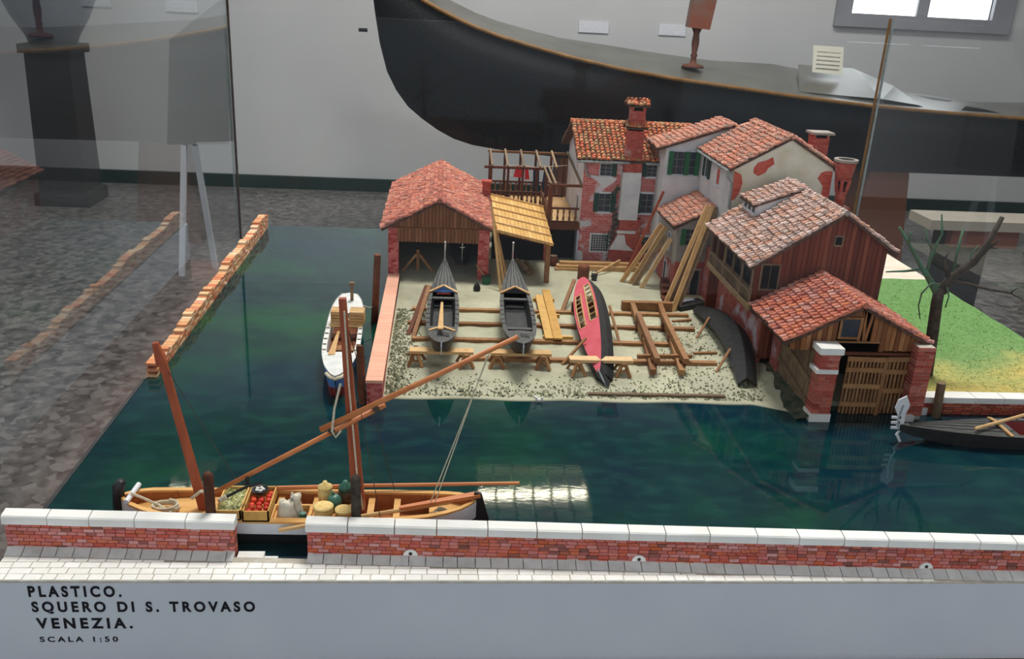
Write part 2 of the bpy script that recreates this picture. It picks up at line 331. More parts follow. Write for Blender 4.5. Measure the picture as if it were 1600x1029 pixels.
def glass_mat():
    t = NT('case_glass'); lw = t.n('ShaderNodeLayerWeight'); lw.inputs[0].default_value = 0.5
    fr = t.math('ADD', t.math('MULTIPLY', t.math('POWER', lw.outputs['Facing'], 4.6), 0.95), 0.006)
    tr = t.n('ShaderNodeBsdfTransparent'); tr.inputs[0].default_value = (0.985, 0.99, 0.987, 1); gl = t.n('ShaderNodeBsdfGlossy'); gl.inputs['Roughness'].default_value = 0.0; gl.inputs[0].default_value = (0.9, 0.95, 1, 1)
    mx = t.n('ShaderNodeMixShader'); t.l(fr, mx.inputs[0]); t.l(tr.outputs[0], mx.inputs[1]); t.l(gl.outputs[0], mx.inputs[2]); t.l(mx.outputs[0], t.out.inputs[0]); return t.m
M['glass'] = glass_mat()
M['glass_edge'] = mat('glass_edge', (120, 132, 128), (150, 160, 156), 1, 0.2, 0, spec=0.6)

# ------------------------------------------------------------------ the museum room
def structure(name, mb, mt, label, parent=None): return mb.build(name, mt, parent, label=label, kind='structure')
structure('floor', MB().box(-420, 620, -260, 512, -90, -80), M['floor'], 'speckled grey terrazzo museum floor')
wb = MB()   # back wall with the window opening
for a in ((-420, 219.5, -80, 240), (219.5, 299.5, -80, 28), (219.5, 299.5, 130, 240), (299.5, 620, -80, 240)): wb.box(a[0], a[1], 510, 524, a[2], a[3])
structure('wall_back', wb, M['wall'], 'pale grey museum wall behind the display case')
structure('wall_left', MB().box(-430, -420, -260, 524, -80, 240), M['wall'], 'pale grey museum side wall on the left')
structure('wall_right', MB().box(620, 630, -260, 524, -80, 240), M['wall'], 'pale grey museum side wall on the right')
structure('ceiling', MB().box(-430, 630, -260, 524, 240, 246), M['wall'], 'plain pale museum ceiling')
structure('baseboard_back', MB().box(-420, 620, 507.6, 510, -80, -73), M['skirting'], 'dark green skirting along the back wall')
wn = MB().box(211, 219.5, 507, 511, 21, 138).box(299.5, 311, 507, 511, 21, 138).box(219.5, 299.5, 507, 511, 21, 28).box(219.5, 299.5, 507, 511, 130, 138).box(258, 264.5, 511, 515, 28, 130)
wo = structure('window_1', wn, mat('window_frame_paint', (140, 142, 146), (150, 152, 156), 0.05, 0.6, 0), 'bright two-pane window high in the back wall')
for a, b in ((219.5, 258), (264.5, 299.5)): MB().box(a, b, 513, 513.6, 28, 130).build('pane', emis('window_daylight', (244, 250, 255), 3.2), wo)

# louvred ceiling fitting that mirrors in the canal water
lamp = root('louvre_lamp', 'louvred fluorescent ceiling fitting with one bright tube', 'lamp', (52, 432, 226))
MB().box(22, 84, 408, 457, 231, 236).build('housing', M['frame'], lamp)
lb = MB().box(22, 84, 408, 409, 226, 231).box(22, 84, 456, 457, 226, 231)
for k in range(7): lb.box(22 + k * 10.17, 23 + k * 10.17, 408, 457, 226, 231)
lb.build('louvre', mat('louvre_white', (232, 226, 206), (238, 232, 214), 0.1, 0.5, 0), lamp)
MB().tube([(23, 431, 229.5), (83, 434, 229.5)], 1.6, 8).build('tube', emis('tube_light', (255, 244, 214), 26), lamp)
MB().box(50, 53, 431, 434, 236, 240).build('ceiling_bracket', M['frame'], lamp)

# the full-size gondola standing behind the case
def interp(tab, x):
    for (a, b), (c, d) in zip(tab, tab[1:]):
        if x <= c: return b + (d - b) * max(0, (x - a)) / (c - a)
    return tab[-1][1]
rim = [(-34, 44), (-24, 34), (-10.4, 25.3), (0.3, 20.1), (16.3, 14.1), (43.1, 7.7), (79.3, 1.3), (103.2, -1), (135.8, -4), (161.5, -6.4), (197.8, -8.5), (248.6, -10), (330, -8)]
far = [(-34, 46), (-20, 36), (2.4, 25.3), (18, 18.8), (47.7, 12), (87.7, 7.8), (107.8, 5.9), (119.4, 4.8), (162.5, 4.4), (200, -3), (248, -8.5), (330, -6)]
keel = [(-34, 43), (-31.5, 30), (-30.6, 24.3), (-29, 10.8), (-24.4, -6.3), (-17.9, -16.7), (-6.2, -25.9), (4.8, -31.2), (14, -33.5), (40, -36), (120, -37), (330, -37)]
G = root('museum_gondola', 'large black museum gondola hull standing behind the model case', 'gondola', (120, 402, -80))
xs = [-33, -32, -31, -30, -28, -25, -21, -16, -10, -3, 4, 12, 22, 35, 50, 70, 95, 120, 150, 180, 210, 250, 290, 325]
hw = lambda x: 2 + 20 * min(1, max(0, (x + 33) / 90)) ** 0.8
near_r, deck_r, rim_r = [], [], []
for x in xs:
    h = hw(x); zr = max(interp(rim, x), interp(keel, x) + .8); zf = max(interp(far, x + 2), zr); zk = min(interp(keel, x), zr - .5)
    near_r.append([(x, 402 - h, zr), (x, 402 - h * 1.02, zr - (zr - zk) * .35), (x, 402 - h * .85, zr - (zr - zk) * .8), (x, 402 - h * .5, zk), (x, 402 + h * .5, zk), (x, 402 + h * .85, zf - (zf - zk) * .8), (x, 402 + h * 1.02, zf - (zf - zk) * .35), (x, 402 + h, zf)])
    deck_r.append([(x, 402 - h, zr), (x, 402, (zr + zf) / 2 + .6), (x, 402 + h, zf)])
    rim_r.append((x, 402 - h - .2, zr))
MB().loft(near_r).build('hull', M['hull_black'], G, smooth=True)
MB().loft([[(p[0], p[1], p[2] + .3) for p in r] for r in deck_r], False).build('deck', M['hull_deck'], G, smooth=True)
MB().tube(rim_r, .9, 6).build('rim', M['hull_rim'], G, smooth=True)
MB().tube([(-31.5, 381, 13), (-35, 381, 13)], .8, 6).build('stem_bolt', M['hull_black'], G)
cb = MB(); cb.add([(150, 386, -3.5), (187, 386, -5), (186, 418, 5), (160, 418, 5.5), (205, 386, -7), (207, 418, -2)], [(0, 1, 2, 3), (1, 4, 5, 2)])
cb.build('raised_deck', M['hull_deck'], G)
for x in (60, 200, 300): MB().prism([(x - 14, 392, -80), (x + 14, 392, -80), (x + 9, 392, -36.6), (x - 9, 392, -36.6)], (0, 20, 0)).build('support', M['dark_wood'], G)
f_ = G
MB().lathe((106, 398, 3.4), [(5, 0), (4.6, 1), (1.6, 1.8), (1.1, 4), (1.6, 5), (1.1, 6), (1.7, 10), (1.3, 14), (2.4, 16.4)], 10).build('oar_post', M['dark_wood'], f_, smooth=True, label='turned reddish wooden post')
MB().prism([(101.5, 395, 19.8), (110.8, 395, 19.2), (113.4, 395, 40), (103, 395, 40)], (0, 6, 0)).build('post_block', mat('block_red_grey', (128, 74, 56), (110, 104, 98), 0.06, 0.6, 0), f_)
ca = root('paper_card', 'small cream printed card standing on the museum gondola deck', 'card', (168, 403, 4))
MB().prism([(161.2, 403, 3.5), (175, 403, 3), (174.4, 405, 14.5), (160.6, 405, 14.7)], (0, .3, 0)).build('card_sheet', mat('card_cream', (206, 203, 184), (214, 211, 194), .05, .8, 0), ca)
for k in range(5): MB().bar((162.5, 403.2 + k * .34, 5.3 + k * 1.7), (173.2, 403.2 + k * .34, 5.0 + k * 1.7), .5, .1, (0, 1, 0)).build('text_line', M['grey_plaster'], ca)
for x0, x1, z0, z1, n_ in ((70.9, 87.1, 11, 16.6, 'left'), (114.7, 129.5, 11.6, 17, 'right')):
    MB().box(x0, x1, 509.2, 509.9, z0, z1).build('wall_rectangle', M['frame'], label='white rectangle on the back wall, %s of the two' % n_, cat='card', group='rectangles on the back wall')  # plain white rectangles set just off the wall face
# dark bust on a pedestal
B_ = root('pedestal', 'tall dark tapering pedestal standing near the left back wall', 'pedestal', (-186, 462, -80))
MB().loft([[(-186 + a * w_, 462 + b * w_, z) for a, b in ((-1, -1), (1, -1), (1, 1), (-1, 1))] for w_, z in ((13, -80), (13, -74), (11, -73), (10, -8))]).build('shaft', M['stone_dark'], B_)
MB().box(-198, -174, 450, 474, -8, -4).build('top_slab', M['stone_dark'], B_)
MB().lathe((-186, 462, -4), [(10.5, 0), (12, 4), (17, 12), (22, 24), (25, 40), (24, 52), (15, 58), (8, 60), (7, 66)], 20).build('dark_urn', mat('dark_blue_bronze', (38, 42, 56), (50, 54, 68), .1, .4, 0), label='dark flaring bronze vessel on the tall pedestal', cat='vessel', smooth=True)
# grey board on slim legs, built in place of a reflection in the left pane
D_ = root('board_reflection', 'pale grey board on slim splayed legs, built for a reflection in the left glass', 'board', (-90, 352, -80))
MB().prism([(-104, 350, -30), (-81.5, 350, -29), (-79, 350, 24), (-100, 350, 8)], (0, 2, 0)).build('panel', mat('board_grey', (150, 152, 150), (158, 158, 156), .03, .8, 0), D_)
for x0, x1 in ((-98, -101), (-94, -91)): MB().bar((x0, 351, -30), (x1, 351 + (x1 + 96) * 1.2, -80), 2.0, 2.0).build('leg', M['plinth'], D_)
# low bench on the right
H_ = root('bench', 'low pale-topped bench with reddish rail seen behind the grass', 'bench', (170, 285, -80))
MB().box(150, 235, 262, 276, -31.5, -28.5).build('seat', mat('bench_top', (150, 142, 128), (160, 152, 138), .05, .6, 0), H_)
MB().box(158, 180, 263, 266, -37, -31.5).build('rail', mat('bench_rail', (104, 62, 52), (112, 68, 58), .05, .6, 0), H_)
for x in (158, 215): MB().prism([(x + 2, 265, -80), (x + 14, 265, -80), (x + 14, 265, -31.5), (x, 265, -31.5)], (0, 9, 0)).build('leg', M['stone_dark'], H_)

# ------------------------------------------------------------------ case and base
XL, XR, YF, YB = -24.4, 58.9, 42.7, 122.6
T_ = root('display_table', 'museum display table carrying the harbour model', 'table', (17, 85, -80))
MB().box(-30, 63.2, 39.6, 131.6, -11, -8.2).build('table_top', M['tabletop'], T_)
for x in (-29, 62):
    for y in (41, 130): MB().box(x - 2, x + 2, y - 2, y + 2, -80, -11).build('leg', M['dark_wood'], T_)
gc = root('glass_case', 'clear glass museum case around the harbour model', 'display case', (17, 85, -8.2))
MB().box(-29.53, -29.47, 40.2, 131, -8.2, 30.5).build('side_pane', M['glass'], gc)
MB().box(62.57, 62.63, 40.2, 131, -8.2, 30.5).build('side_pane', M['glass'], gc)
MB().box(-29.4, 62.5, 130.97, 131.03, -8.2, 30.5).build('back_pane', M['glass'], gc)
MB().box(-29.4, 62.5, 40.25, 40.31, -8.2, 30.5).build('front_pane', M['glass'], gc)
for x, mt in ((-29.45, M['bark']), (-29.9, M['glass_edge']), (62.45, M['hull_rim']), (62.95, M['glass_edge'])): MB().box(x - .13, x + .13, 130.85, 131.15, -8.2, 30.5).build('corner_edge', mt, gc)

base = root('model_base', 'blue-grey base board of the harbour model with black lettering', 'model base', (17, 82, -8.2))
MB().box(XL, XR, YF, YB, -5.2, -.3).build('board', M['plinth'], base); MB().box(XL, XR, 40.9, YB, -8.2, -5.2).build('foot', M['tabletop'], base)
def text_line(s, x0, x1, z, h, bold):
    cu = bpy.data.curves.new('t', 'FONT'); cu.body = s; cu.size = 1; cu.space_character = 1.5; cu.offset = bold; cu.extrude = 0.004
    o = bpy.data.objects.new('t', cu); COL.objects.link(o); dg = bpy.context.evaluated_depsgraph_get(); dg.update()
    me = bpy.data.meshes.new_from_object(o.evaluated_get(dg)); bpy.data.objects.remove(o)
    xs_ = [q.co.x for q in me.vertices]; ys_ = [q.co.y for q in me.vertices if True]
    a, b = min(xs_), max(xs_); top = 0.70
    for q in me.vertices:
        x = x0 + (q.co.x - a) / (b - a) * (x1 - x0); zz = z + q.co.y / top * h; yy = YF - .012 - q.co.z * .5
        q.co = (x * S, yy * S, (zz + Z0) * S)
    me.materials.clear(); me.materials.append(M['ink']); me.name = 'lettering'
    ob = bpy.data.objects.new('lettering', me); COL.objects.link(ob); setp(ob, base)
text_line('PLASTICO.', -22.16, -17.2, -.57, .66, .042)
text_line('SQUERO DI S. TROVASO', -22.1, -10.0, -1.58, .64, .042)
text_line('VENEZIA.', -22.0, -16.8, -2.70, .66, .042)
text_line('SCALA 1:50', -21.95, -17.7, -3.64, .34, .03)

water = MB().box(XL + .1, XR - .1, 44.0, YB - .8, -.3, 0).build('canal_water', M['water'], label='dark green glossy water of the model canal', cat='water', kind='stuff')
MB().box(XL - .15, XL + .1, 44, 70.6, -.3, .05).build('trim_1', M['black'], label='thin black edge trim at the left side of the canal', kind='structure')

# front quay: pavement and brick parapet in two lengths
def wy(x): return 45.6 + (x + 24.29) * (43.4 - 45.6) / 60.0      # face of the parapet
pv = root('quay_pavement', 'white stone pavement in front of the brick parapet', 'pavement', (17, 43.5, .3))
pm = MB(); MB().box(XL + .1, XR - .05, YF + .01, 44.0, -.3, .3).build('kerb_face', M['plinth'], pv)
xs_ = [XL + .1 + i * 1.0 for i in range(84)]
pm.loft([[(x, YF + .02, .0), (x, YF + .02, .42), (x, max(wy(x) - .15, YF + .1), .42), (x, max(wy(x) - .15, YF + .1), .0)] for x in xs_ if x < XR], True).build('pavement_bed', M['joint'], pv)
box1 = [MB().box(-.5, .5, -.5, .5, -.5, .5).mesh('unit', M['paver'], True)]
def unit(mt, jit=0.0, n=3):
    out = []
    for k in range(n):
        mb = MB().box(-.5, .5, -.5, .5, -.5, .5)
        mb.v = [tuple(c * (1 - R(0, jit)) for c in q) for q in mb.v]
        out.append(mb.mesh('unit', mt, True))
    return out
def piece(c, a, b, h, k, jit=0.0, ang=0.0):
    """item for pieces(): centre c, size a x b x h, turned ang about z"""
    ca, sa = math.cos(ang), math.sin(ang)
    return (c, Vector((ca * a, sa * a, 0)), Vector((-sa * b, ca * b, 0)), Vector((0, 0, h)), k)
pav = unit(M['paver'], .03); items = []
row_h = .55
for r in range(7):
    y0 = YF + .04 + r * row_h; x = XL + .15 - R(0, .6)
    while x < XR - .3:
        ln = R(.75, 1.25); x1 = min(x + ln, XR - .1); xa = max(x, XL + .12); cx = (xa + x1) / 2
        lim = wy(cx) - .72
        if y0 + .15 < lim and x1 - xa > .2:
            yb = min(y0 + row_h, lim + .02); 
            if not (-9.2 < cx < -7.6 and yb > 44.85):
                items.append(piece((cx, (y0 + yb) / 2, .40 + R(0, .025)), x1 - xa - .05, yb - y0 - .05, .14, R(0, 3) // 1 * 1 and random.randrange(3)))
        x = x1
items = [(a, b, c, d, random.randrange(3)) for a, b, c, d, e in items]
pieces(pv, 'paving_stone', pav, items, 300, 'far_paving_stones')

brk = unit(M['brick'], .06); cap_m = unit(M['cap'], .02); sk_m = unit(M['skirt'], .02)
def parapet(x0, x1, label):
    rt = root('brick_parapet', label, 'parapet', ((x0 + x1) / 2, wy((x0 + x1) / 2) + .4, 0), 'parapets along the front quay')
    ang = math.atan2(43.81 - 46.04, 60.0)
    P = lambda x, off, z: (x, wy(x) + off, z)
    MB().loft([[P(x, .03, 0), P(x, .03, 2.22), P(x, .6, 2.22), P(x, .6, 0)] for x in (x0 + .03, x1 - .03)]).build('mortar_core', M['mortar'], rt)
    it = []; hc = .232
    for r in range(8):
        x = x0 - (.3 if r % 2 else 0)
        while x < x1:
            ln = R(.5, .68); a = max(x, x0); b = min(x + ln, x1)
            if b - a > .15: it.append(piece(P((a + b) / 2, .2 - R(0, .025), .42 + (r + .5) * hc - .06), b - a - .035, .46, hc - .03, random.randrange(3), 0, ang))
            x += ln
    pieces(rt, 'brick', brk, it, 300 if x1 > 10 else 300, 'far_bricks')
    ends = ((x0, 1), (x1, -1))
    for xe, sg in ends:      # end faces
        for r in range(8): link_mesh('brick', brk[r % 3], rt, mcm(*piece(P(xe + sg * .1, .42, .42 + (r + .5) * hc - .06), .22 + (r % 2) * .02, .34, hc - .03, 0, 0, ang)[:4]))
    x = x0 - .1
    while x < x1:
        ln = R(2.1, 3.0)
        if x1 + .1 - (x + ln) < 1.2: ln = x1 + .1 - x
        b = x + ln; mb = MB()
        P2 = lambda x_, o_, z_: P(x_, o_ + R(-.02, .02), z_)
        mb.loft([[P2(q, -.16, 2.24), P2(q, -.14, 2.68), P2(q, -.05, 2.76), P2(q, .6, 2.84), P2(q, .68, 2.76), P2(q, .68, 2.24)] for q in (x + .03, b - .03)]).build('coping_stone', M['cap'], rt)
        x = b
    x = x0
    while x < x1:
        ln = R(.8, 1.1); b = min(x + ln, x1); mb = MB(); sh = R(-.1, .1)
        mb.loft([[P(q, -.0, .30), P(q, -.0, .74), P(q, -.62, .46), P(q, -.64, .30)] for q in (x + .02, b - .03)]).build('skirting_stone', M['skirt'], rt)
        x = b
    return rt
pl_ = parapet(-24.35, -11.5, 'brick parapet with white coping at the left front, above the lettering')
pr_ = parapet(-7.35, 58.7, 'long brick parapet with white coping running right along the front quay')
def moor_stone(x):
    y = wy(x) - .1; mb = MB()
    mb.prism([(x + .42 * math.cos(t), y, .78 + .4 * math.sin(t)) for t in [math.pi * k / 8 for k in range(9)]], (0, .2, 0)).build('drain_stone', M['cap'], pr_)
    MB().tube([(x, y - .02, .92), (x, y + .05, .92)], .11, 8).build('drain_hole', M['black'], pr_)
for x in (-1.4, 12.0, 29.3): moor_stone(x)
st = root('landing_step', 'two white stone landing steps in the gap of the parapet', 'steps', (-10.2, 45.4, 0))
MB().box(-11.4, -9.9, 44.9, 45.6, 0, .40).build('step', M['paver'], st); MB().box(-9.88, -9.1, 44.85, 45.3, 0, .28).build('step', M['paver'], st)

# broken boundary wall on the left edge of the canal
rw = root('ruined_wall', 'low broken brick wall along the left edge of the canal', 'wall', (-23.9, 95, 0))
ob_ = unit(M['old_brick'], .07); it = []
def rh(y): return 1.15 + .85 * (y - 70.8) / 49 + .28 * math.sin(y * .55) * math.sin(y * .17 + 1)
MB().loft([[(-24.2, y, 0), (-24.2, y, rh(y) - .35), (-23.55, y, rh(y) - .35), (-23.55, y, 0)] for y in [71 + i * 1.2 for i in range(41)]]).build('mortar_core', M['mortar'], rw)
for r in range(9):
    y = 70.8 + (.4 if r % 2 else 0)
    while y < 120.3:
        ln = R(.75, .95); z = (r + .5) * .26
        if z + .1 < rh(y) + R(-.08, .08): it.append(piece((-23.88 + R(-.04, .04), y + ln / 2, z), .92, ln - .05, .235, random.randrange(3)))
        y += ln
pieces(rw, 'brick', ob_, it, 300, 'far_bricks')

# ------------------------------------------------------------------ yard
def gz(x, y):
    z = .5
    if y < 73: z = .06 + .44 * max(0, (y - 67.2)) / 5.8
    return z
def shore(x):   # front edge of the yard
    return 67.6 + (0.5 * math.sin(x * .7) * .25) - (max(0, x - 26.5) * .55 if x > 26.5 else 0)
def yardpt(u, v):
    x = -4.6 + u * 35.6; y0 = shore(x); y = y0 + (YB - .6 - y0) * v ** 1.5
    return (x, y, gz(x, y) + .05 * math.sin(x * 2.1 + y) * math.sin(y * 1.3) - (.12 if v == 0 else 0))
MB().grid(yardpt, 90, 90).build('yard_ground', M['yard'], label='pale earth ground of the model boatyard', kind='structure', smooth=True)
MB().box(30.9, 58.8, 67.6, YB - .85, .0, .45).build('house_ground', M['yard'], label='flat pale ground under the houses on the right', kind='structure')
MB().box(-6.1, -4.6, 98.6, YB - .85, 0, .45).build('shed_ground', M['yard'], label='narrow ground strip under the left shed wall', kind='structure')
gv = MB()
for k in range(4200):
    q = random.random()
    if q < .4: x, y = -4.4 + abs(random.gauss(0, 1.1)), R(68, 88)
    elif q < .8: x, y = R(-4, 28), 68.0 + abs(random.gauss(0, 1.5))
    else: x, y = R(19, 29), R(70, 86)
    if y < shore(x) + .2: continue
    s_ = R(.04, .17); z = gz(x, y)
    gv.add([(x - s_, y - s_ * .7, z - .05), (x + s_, y - s_ * .6, z - .05), (x + s_ * .7, y + s_, z - .05), (x - s_ * .6, y + s_ * .8, z - .05), (x + R(-.05, .05), y, z + s_)], [(0, 1, 4), (1, 2, 4), (2, 3, 4), (3, 0, 4)])
gv.build('gravel', M['gravel'], label='loose gravel and small stones strewn over the boatyard', cat='gravel', kind='stuff')
MB().grid(lambda u, v: (30.7 - 2.6 * u * (.55 + .45 * v), 64.7 + 12.3 * v + .25 * math.sin(v * 21), .75 - .72 * u ** .8 + .08 * math.sin(u * 9 + v * 31)), 10, 30).build('mossy_bank', M['moss'], label='mossy earth bank, darkened for shade, along the boathouse side wall', kind='structure', smooth=True)
cp = root('coping_wall', 'long pink brick coping wall between canal and boatyard', 'wall', (-5.1, 82, 0))
MB().loft([[(-5.72, 66.2, 0), (-5.72, 66.2, 2.0), (-4.5, 66.2, 2.0), (-4.5, 66.2, 0)], [(-5.95, 98.5, 0), (-5.95, 98.5, .85), (-4.75, 98.5, .85), (-4.75, 98.5, 0)]]).build('wall_body', M['shed_brick'], cp)
MB().loft([[(-5.8, 66.1, 2.0), (-5.8, 66.1, 2.25), (-4.42, 66.1, 2.25), (-4.42, 66.1, 2.0)], [(-6.0, 98.4, .85), (-6.0, 98.4, 1.0), (-4.7, 98.4, 1.0), (-4.7, 98.4, .85)]]).build('coping', M['coping'], cp)
# grass bank, retaining wall
gr = MB()
def gpt(u, v): 
    x = 40.1 + u * 18.7; y = 67.4 + v * 33.0
    return (x, y, 1.5 + .06 * math.sin(x * 1.7) * math.sin(y * 1.1))
gr.grid(gpt, 60, 60)
for k in range(2600):
    x, y = R(40.3, 58.6), R(67.6, 100); h = R(.08, .22); a = R(0, 6.28); dx, dy = .035 * math.cos(a), .035 * math.sin(a)
    gr.add([(x - dx, y - dy, 1.48), (x + dx, y + dy, 1.48), (x + R(-.06, .06), y + R(-.06, .06), 1.5 + h)], [(0, 1, 2)])
gr.build('grass', M['grass'], label='green grass fading to straw on the bank behind the tree', cat='grass', kind='stuff')
MB().box(40.15, 58.8, 67.4, 100.4, .45, 1.42).box(40.15, 58.8, 100.4, 113.5, .45, 1.5).build('bank_board', M['board'], label='pale cream board under and behind the grass bank', kind='structure')
rt = root('canal_wall', 'brick retaining wall with white coping below the grass bank', 'wall', (49, 67, 0))
MB().box(40.2, 58.8, 66.45, 67.4, 0, 1.05).build('mortar_core', M['joint'], rt)
it = []; cb_ = unit(M['canal_brick'], .06)
for r in range(5):
    x = 40.3 - (.4 if r % 2 else 0)
    while x < 58.7:
        ln = R(.7, .95); a, b = max(x, 40.3), min(x + ln, 58.75)
        if b - a > .2: it.append(piece(((a + b) / 2, 66.5 - R(0, .03), .0 + (r + .5) * .215), b - a - .05, .3, .19, random.randrange(3)))
        x += ln
pieces(rt, 'brick', cb_, it, 300)
x = 40.0
while x < 58.6:
    ln = R(2.2, 3.0); MB().box(x + .03, min(x + ln, 58.85) - .03, 66.25, 67.55, 1.07, 1.58).build('coping_stone', M['cap'], rt); x += ln
MB().box(40.15, 41.1, 66.1, 66.5, -.02, .62).build('corner_stone', M['cap'], rt)

# ------------------------------------------------------------------ building helpers
def tile_mesh(mt, r=.25, ln=.82):
    mb = MB(); rg = []
    for y, k, z in ((-.02, 1.0, .12), (ln, .78, -.06)):
        rg.append([(r * k * math.cos(math.pi * i / 4), y, z + r * k * math.sin(math.pi * i / 4) * 1.1) for i in range(5)] )
    mb.add([q for g in rg for q in g], [(i, i + 1, 6 + i, 5 + i) for i in range(4)] + [(0, 1, 2, 3, 4)])
    return mb.mesh('tile', mt, True)
TM = {k: [tile_mesh(M[k])] for k in ('tile_shed', 'tile_tower', 'tile_high', 'tile_grey', 'tile_red')}
def slope(house, A, B, U, mt, pitch=.58, row=.6, limit=300, th=.22, tiles=True, name='roof'):
    A, B, U = Vector(A), Vector(B), Vector(U); ax = (B - A).normalized(); ay = U.normalized(); az = ax.cross(ay)
    if az.z < 0: ax = -ax; az = -az
    rf = MB().prism([A, B, B + U, A + U], -az * th).build(name, M['roof_bed'], house)
    MB().prism([A - az * .02 - ay * .06, B - az * .02 - ay * .06, B - az * .02, A - az * .02], -az * (th + .05)).build('eave_board', M['roof_edge'], house)
    if tiles:
        n = max(1, round((B - A).length / pitch)); mm = max(1, round(U.length / row)); it = []
        k = U.length / mm / row
        for j in range(mm):
            for i in range(n):
                p = A + (B - A) * ((i + .5) / n) + U * (j / mm) + az * .01 + ay * R(-.09, .09) + ax * R(-.045, .045) + az * R(-.02, .05)
                t = R(-.09, .09); a2 = (ax + ay * t).normalized(); b2 = (ay - ax * t).normalized()
                it.append((p, a2, b2 * (k * .8 / .74), az * R(.9, 1.1), 0))
        pieces(rf, 'roof_tile', TM[mt], it, limit, 'small_roof_tiles')
    return rf
def ridge(house, A, B, mt, n=None):
    A, B = Vector(A), Vector(B); d = (B - A); n = n or round(d.length / .7); mb = MB()
    for i in range(n):
        a = A + d * i / n; b = A + d * (i + 1.1) / n
        mb.tube([a + V3(0, 0, .05), b], [.27, .23], 8)
    return mb.build('ridge_tiles', M[mt], house, kind='stuff')
def fr(o, u, up=(0, 0, 1)):
    o, u, up = Vector(o), Vector(u).normalized(), Vector(up).normalized(); n = u.cross(up)
    return lambda a, b, c=0.0: o + u * a + up * b + n * c
def quadbox(mb, P, a0, a1, b0, b1, c0, c1):
    return mb.add([P(a, b, c) for a in (a0, a1) for b in (b0, b1) for c in (c0, c1)], [(0, 1, 3, 2), (4, 6, 7, 5), (0, 4, 5, 1), (2, 3, 7, 6), (0, 2, 6, 4), (1, 5, 7, 3)])
def window(house, o, u, w, h, pane='pane', frame='frame', shutter=None, sides=(1, 1), sill=True, lintel=False, grid=(2, 3), sw=None, fw=.1, bars='grey_plaster', name='window'):
    P = fr(o, u); mb = MB()
    for a in ((-w / 2 - fw, -w / 2, -fw, h + fw), (w / 2, w / 2 + fw, -fw, h + fw), (-w / 2, w / 2, h, h + fw), (-w / 2, w / 2, -fw, 0)): quadbox(mb, P, *a, 0, .1)
    wo = mb.build(name, M[frame], house)
    quadbox(MB(), P, -w / 2, w / 2, 0, h, -.02, .03).build('pane', M[pane], wo)
    g = MB()
    for i in range(1, grid[0]): quadbox(g, P, -w / 2 + w * i / grid[0] - .02, -w / 2 + w * i / grid[0] + .02, 0, h, .03, .06)
    for i in range(1, grid[1]): quadbox(g, P, -w / 2, w / 2, h * i / grid[1] - .02, h * i / grid[1] + .02, .03, .06)
    if g.v: g.build('glazing_bars', M[bars], wo)
    sw = sw or w / 2
    if shutter:
        for sd, on in zip((-1, 1), sides):
            if not on: continue
            a = sd * (w / 2 + fw * .3); s_ = MB(); b = a + sd * sw
            quadbox(s_, P, min(a, b), max(a, b), -.04, h + .04, .1, .18); so = s_.build('shutter', M[shutter], wo)
    if sill: quadbox(MB(), P, -w / 2 - .25, w / 2 + .25, -fw - .16, -fw, 0, .28).build('sill', M[frame], wo)
    if lintel: quadbox(MB(), P, -w / 2 - .2, w / 2 + .2, h + fw, h + fw + .16, 0, .16).build('lintel', M[frame], wo)
    return wo
def planks(house, y, x0, x1, zb, zt, mt, w=.45, th=.18, gap=.045, skip=None, name='plank'):
    n = max(1, round((x1 - x0) / w)); w = (x1 - x0) / n
    for i in range(n):
        a, b = x0 + i * w, x0 + (i + 1) * w - gap
        if skip and skip((a + b) / 2): continue
        o_ = R(-.03, .03); c = (a + b) / 2
        MB().prism([(a, y + o_, zb(c)), (b, y + o_, zb(c)), (b, y + o_, zt(b)), (a, y + o_, zt(a))], (0, th, 0)).build(name, M[mt], house)
def wallbox(house, a, mt, name='wall'): return MB().box(*a).build(name, M[mt], house)
def patch(house, pts, mt, off, name='plaster_patch'): return MB().prism(pts, off).build(name, M[mt], house)

# ------------------------------------------------------------------ boat shed on the left
sh = root('boat_shed', 'long open boat shed with red tiled roof and brick pillars, beside the canal', 'shed', (-.3, 110, .4))
for x0, x1 in ((-6.0, -4.85), (4.1, 5.35)): wallbox(sh, (x0, x1, 98.6, 99.8, .3, 6.5), 'shed_brick', 'brick_pillar')
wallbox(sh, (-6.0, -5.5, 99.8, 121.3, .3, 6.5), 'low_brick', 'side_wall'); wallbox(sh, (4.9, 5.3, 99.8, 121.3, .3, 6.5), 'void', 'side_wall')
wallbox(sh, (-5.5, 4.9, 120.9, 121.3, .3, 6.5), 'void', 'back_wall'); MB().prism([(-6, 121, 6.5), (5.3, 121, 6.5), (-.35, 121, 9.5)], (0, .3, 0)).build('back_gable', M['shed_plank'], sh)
rz = lambda x: 9.42 - abs(x + .35) * (9.42 - 6.42) / 5.9
planks(sh, 98.5, -5.0, 4.2, lambda x: 4.75, lambda x: 6.45, 'shed_plank', .4)
planks(sh, 98.42, -5.9, 5.2, lambda x: 6.5, lambda x: max(6.55, rz(x) - .1), 'shed_plank', .4)
MB().box(-5.9, 5.2, 98.36, 98.45, 6.38, 6.5).build('lintel_board', M['dark_wood'], sh)
slope(sh, (-6.7, 97.8, 6.3), (-6.7, 121.9, 6.3), (6.35, 0, 3.3), 'tile_shed', .58, .58, 300)
slope(sh, (6.0, 97.8, 6.3), (6.0, 121.9, 6.3), (-6.35, 0, 3.3), 'tile_shed', .58, .58, 300)
ridge(sh, (-.35, 97.7, 9.62), (-.35, 121.9, 9.62), 'tile_shed')
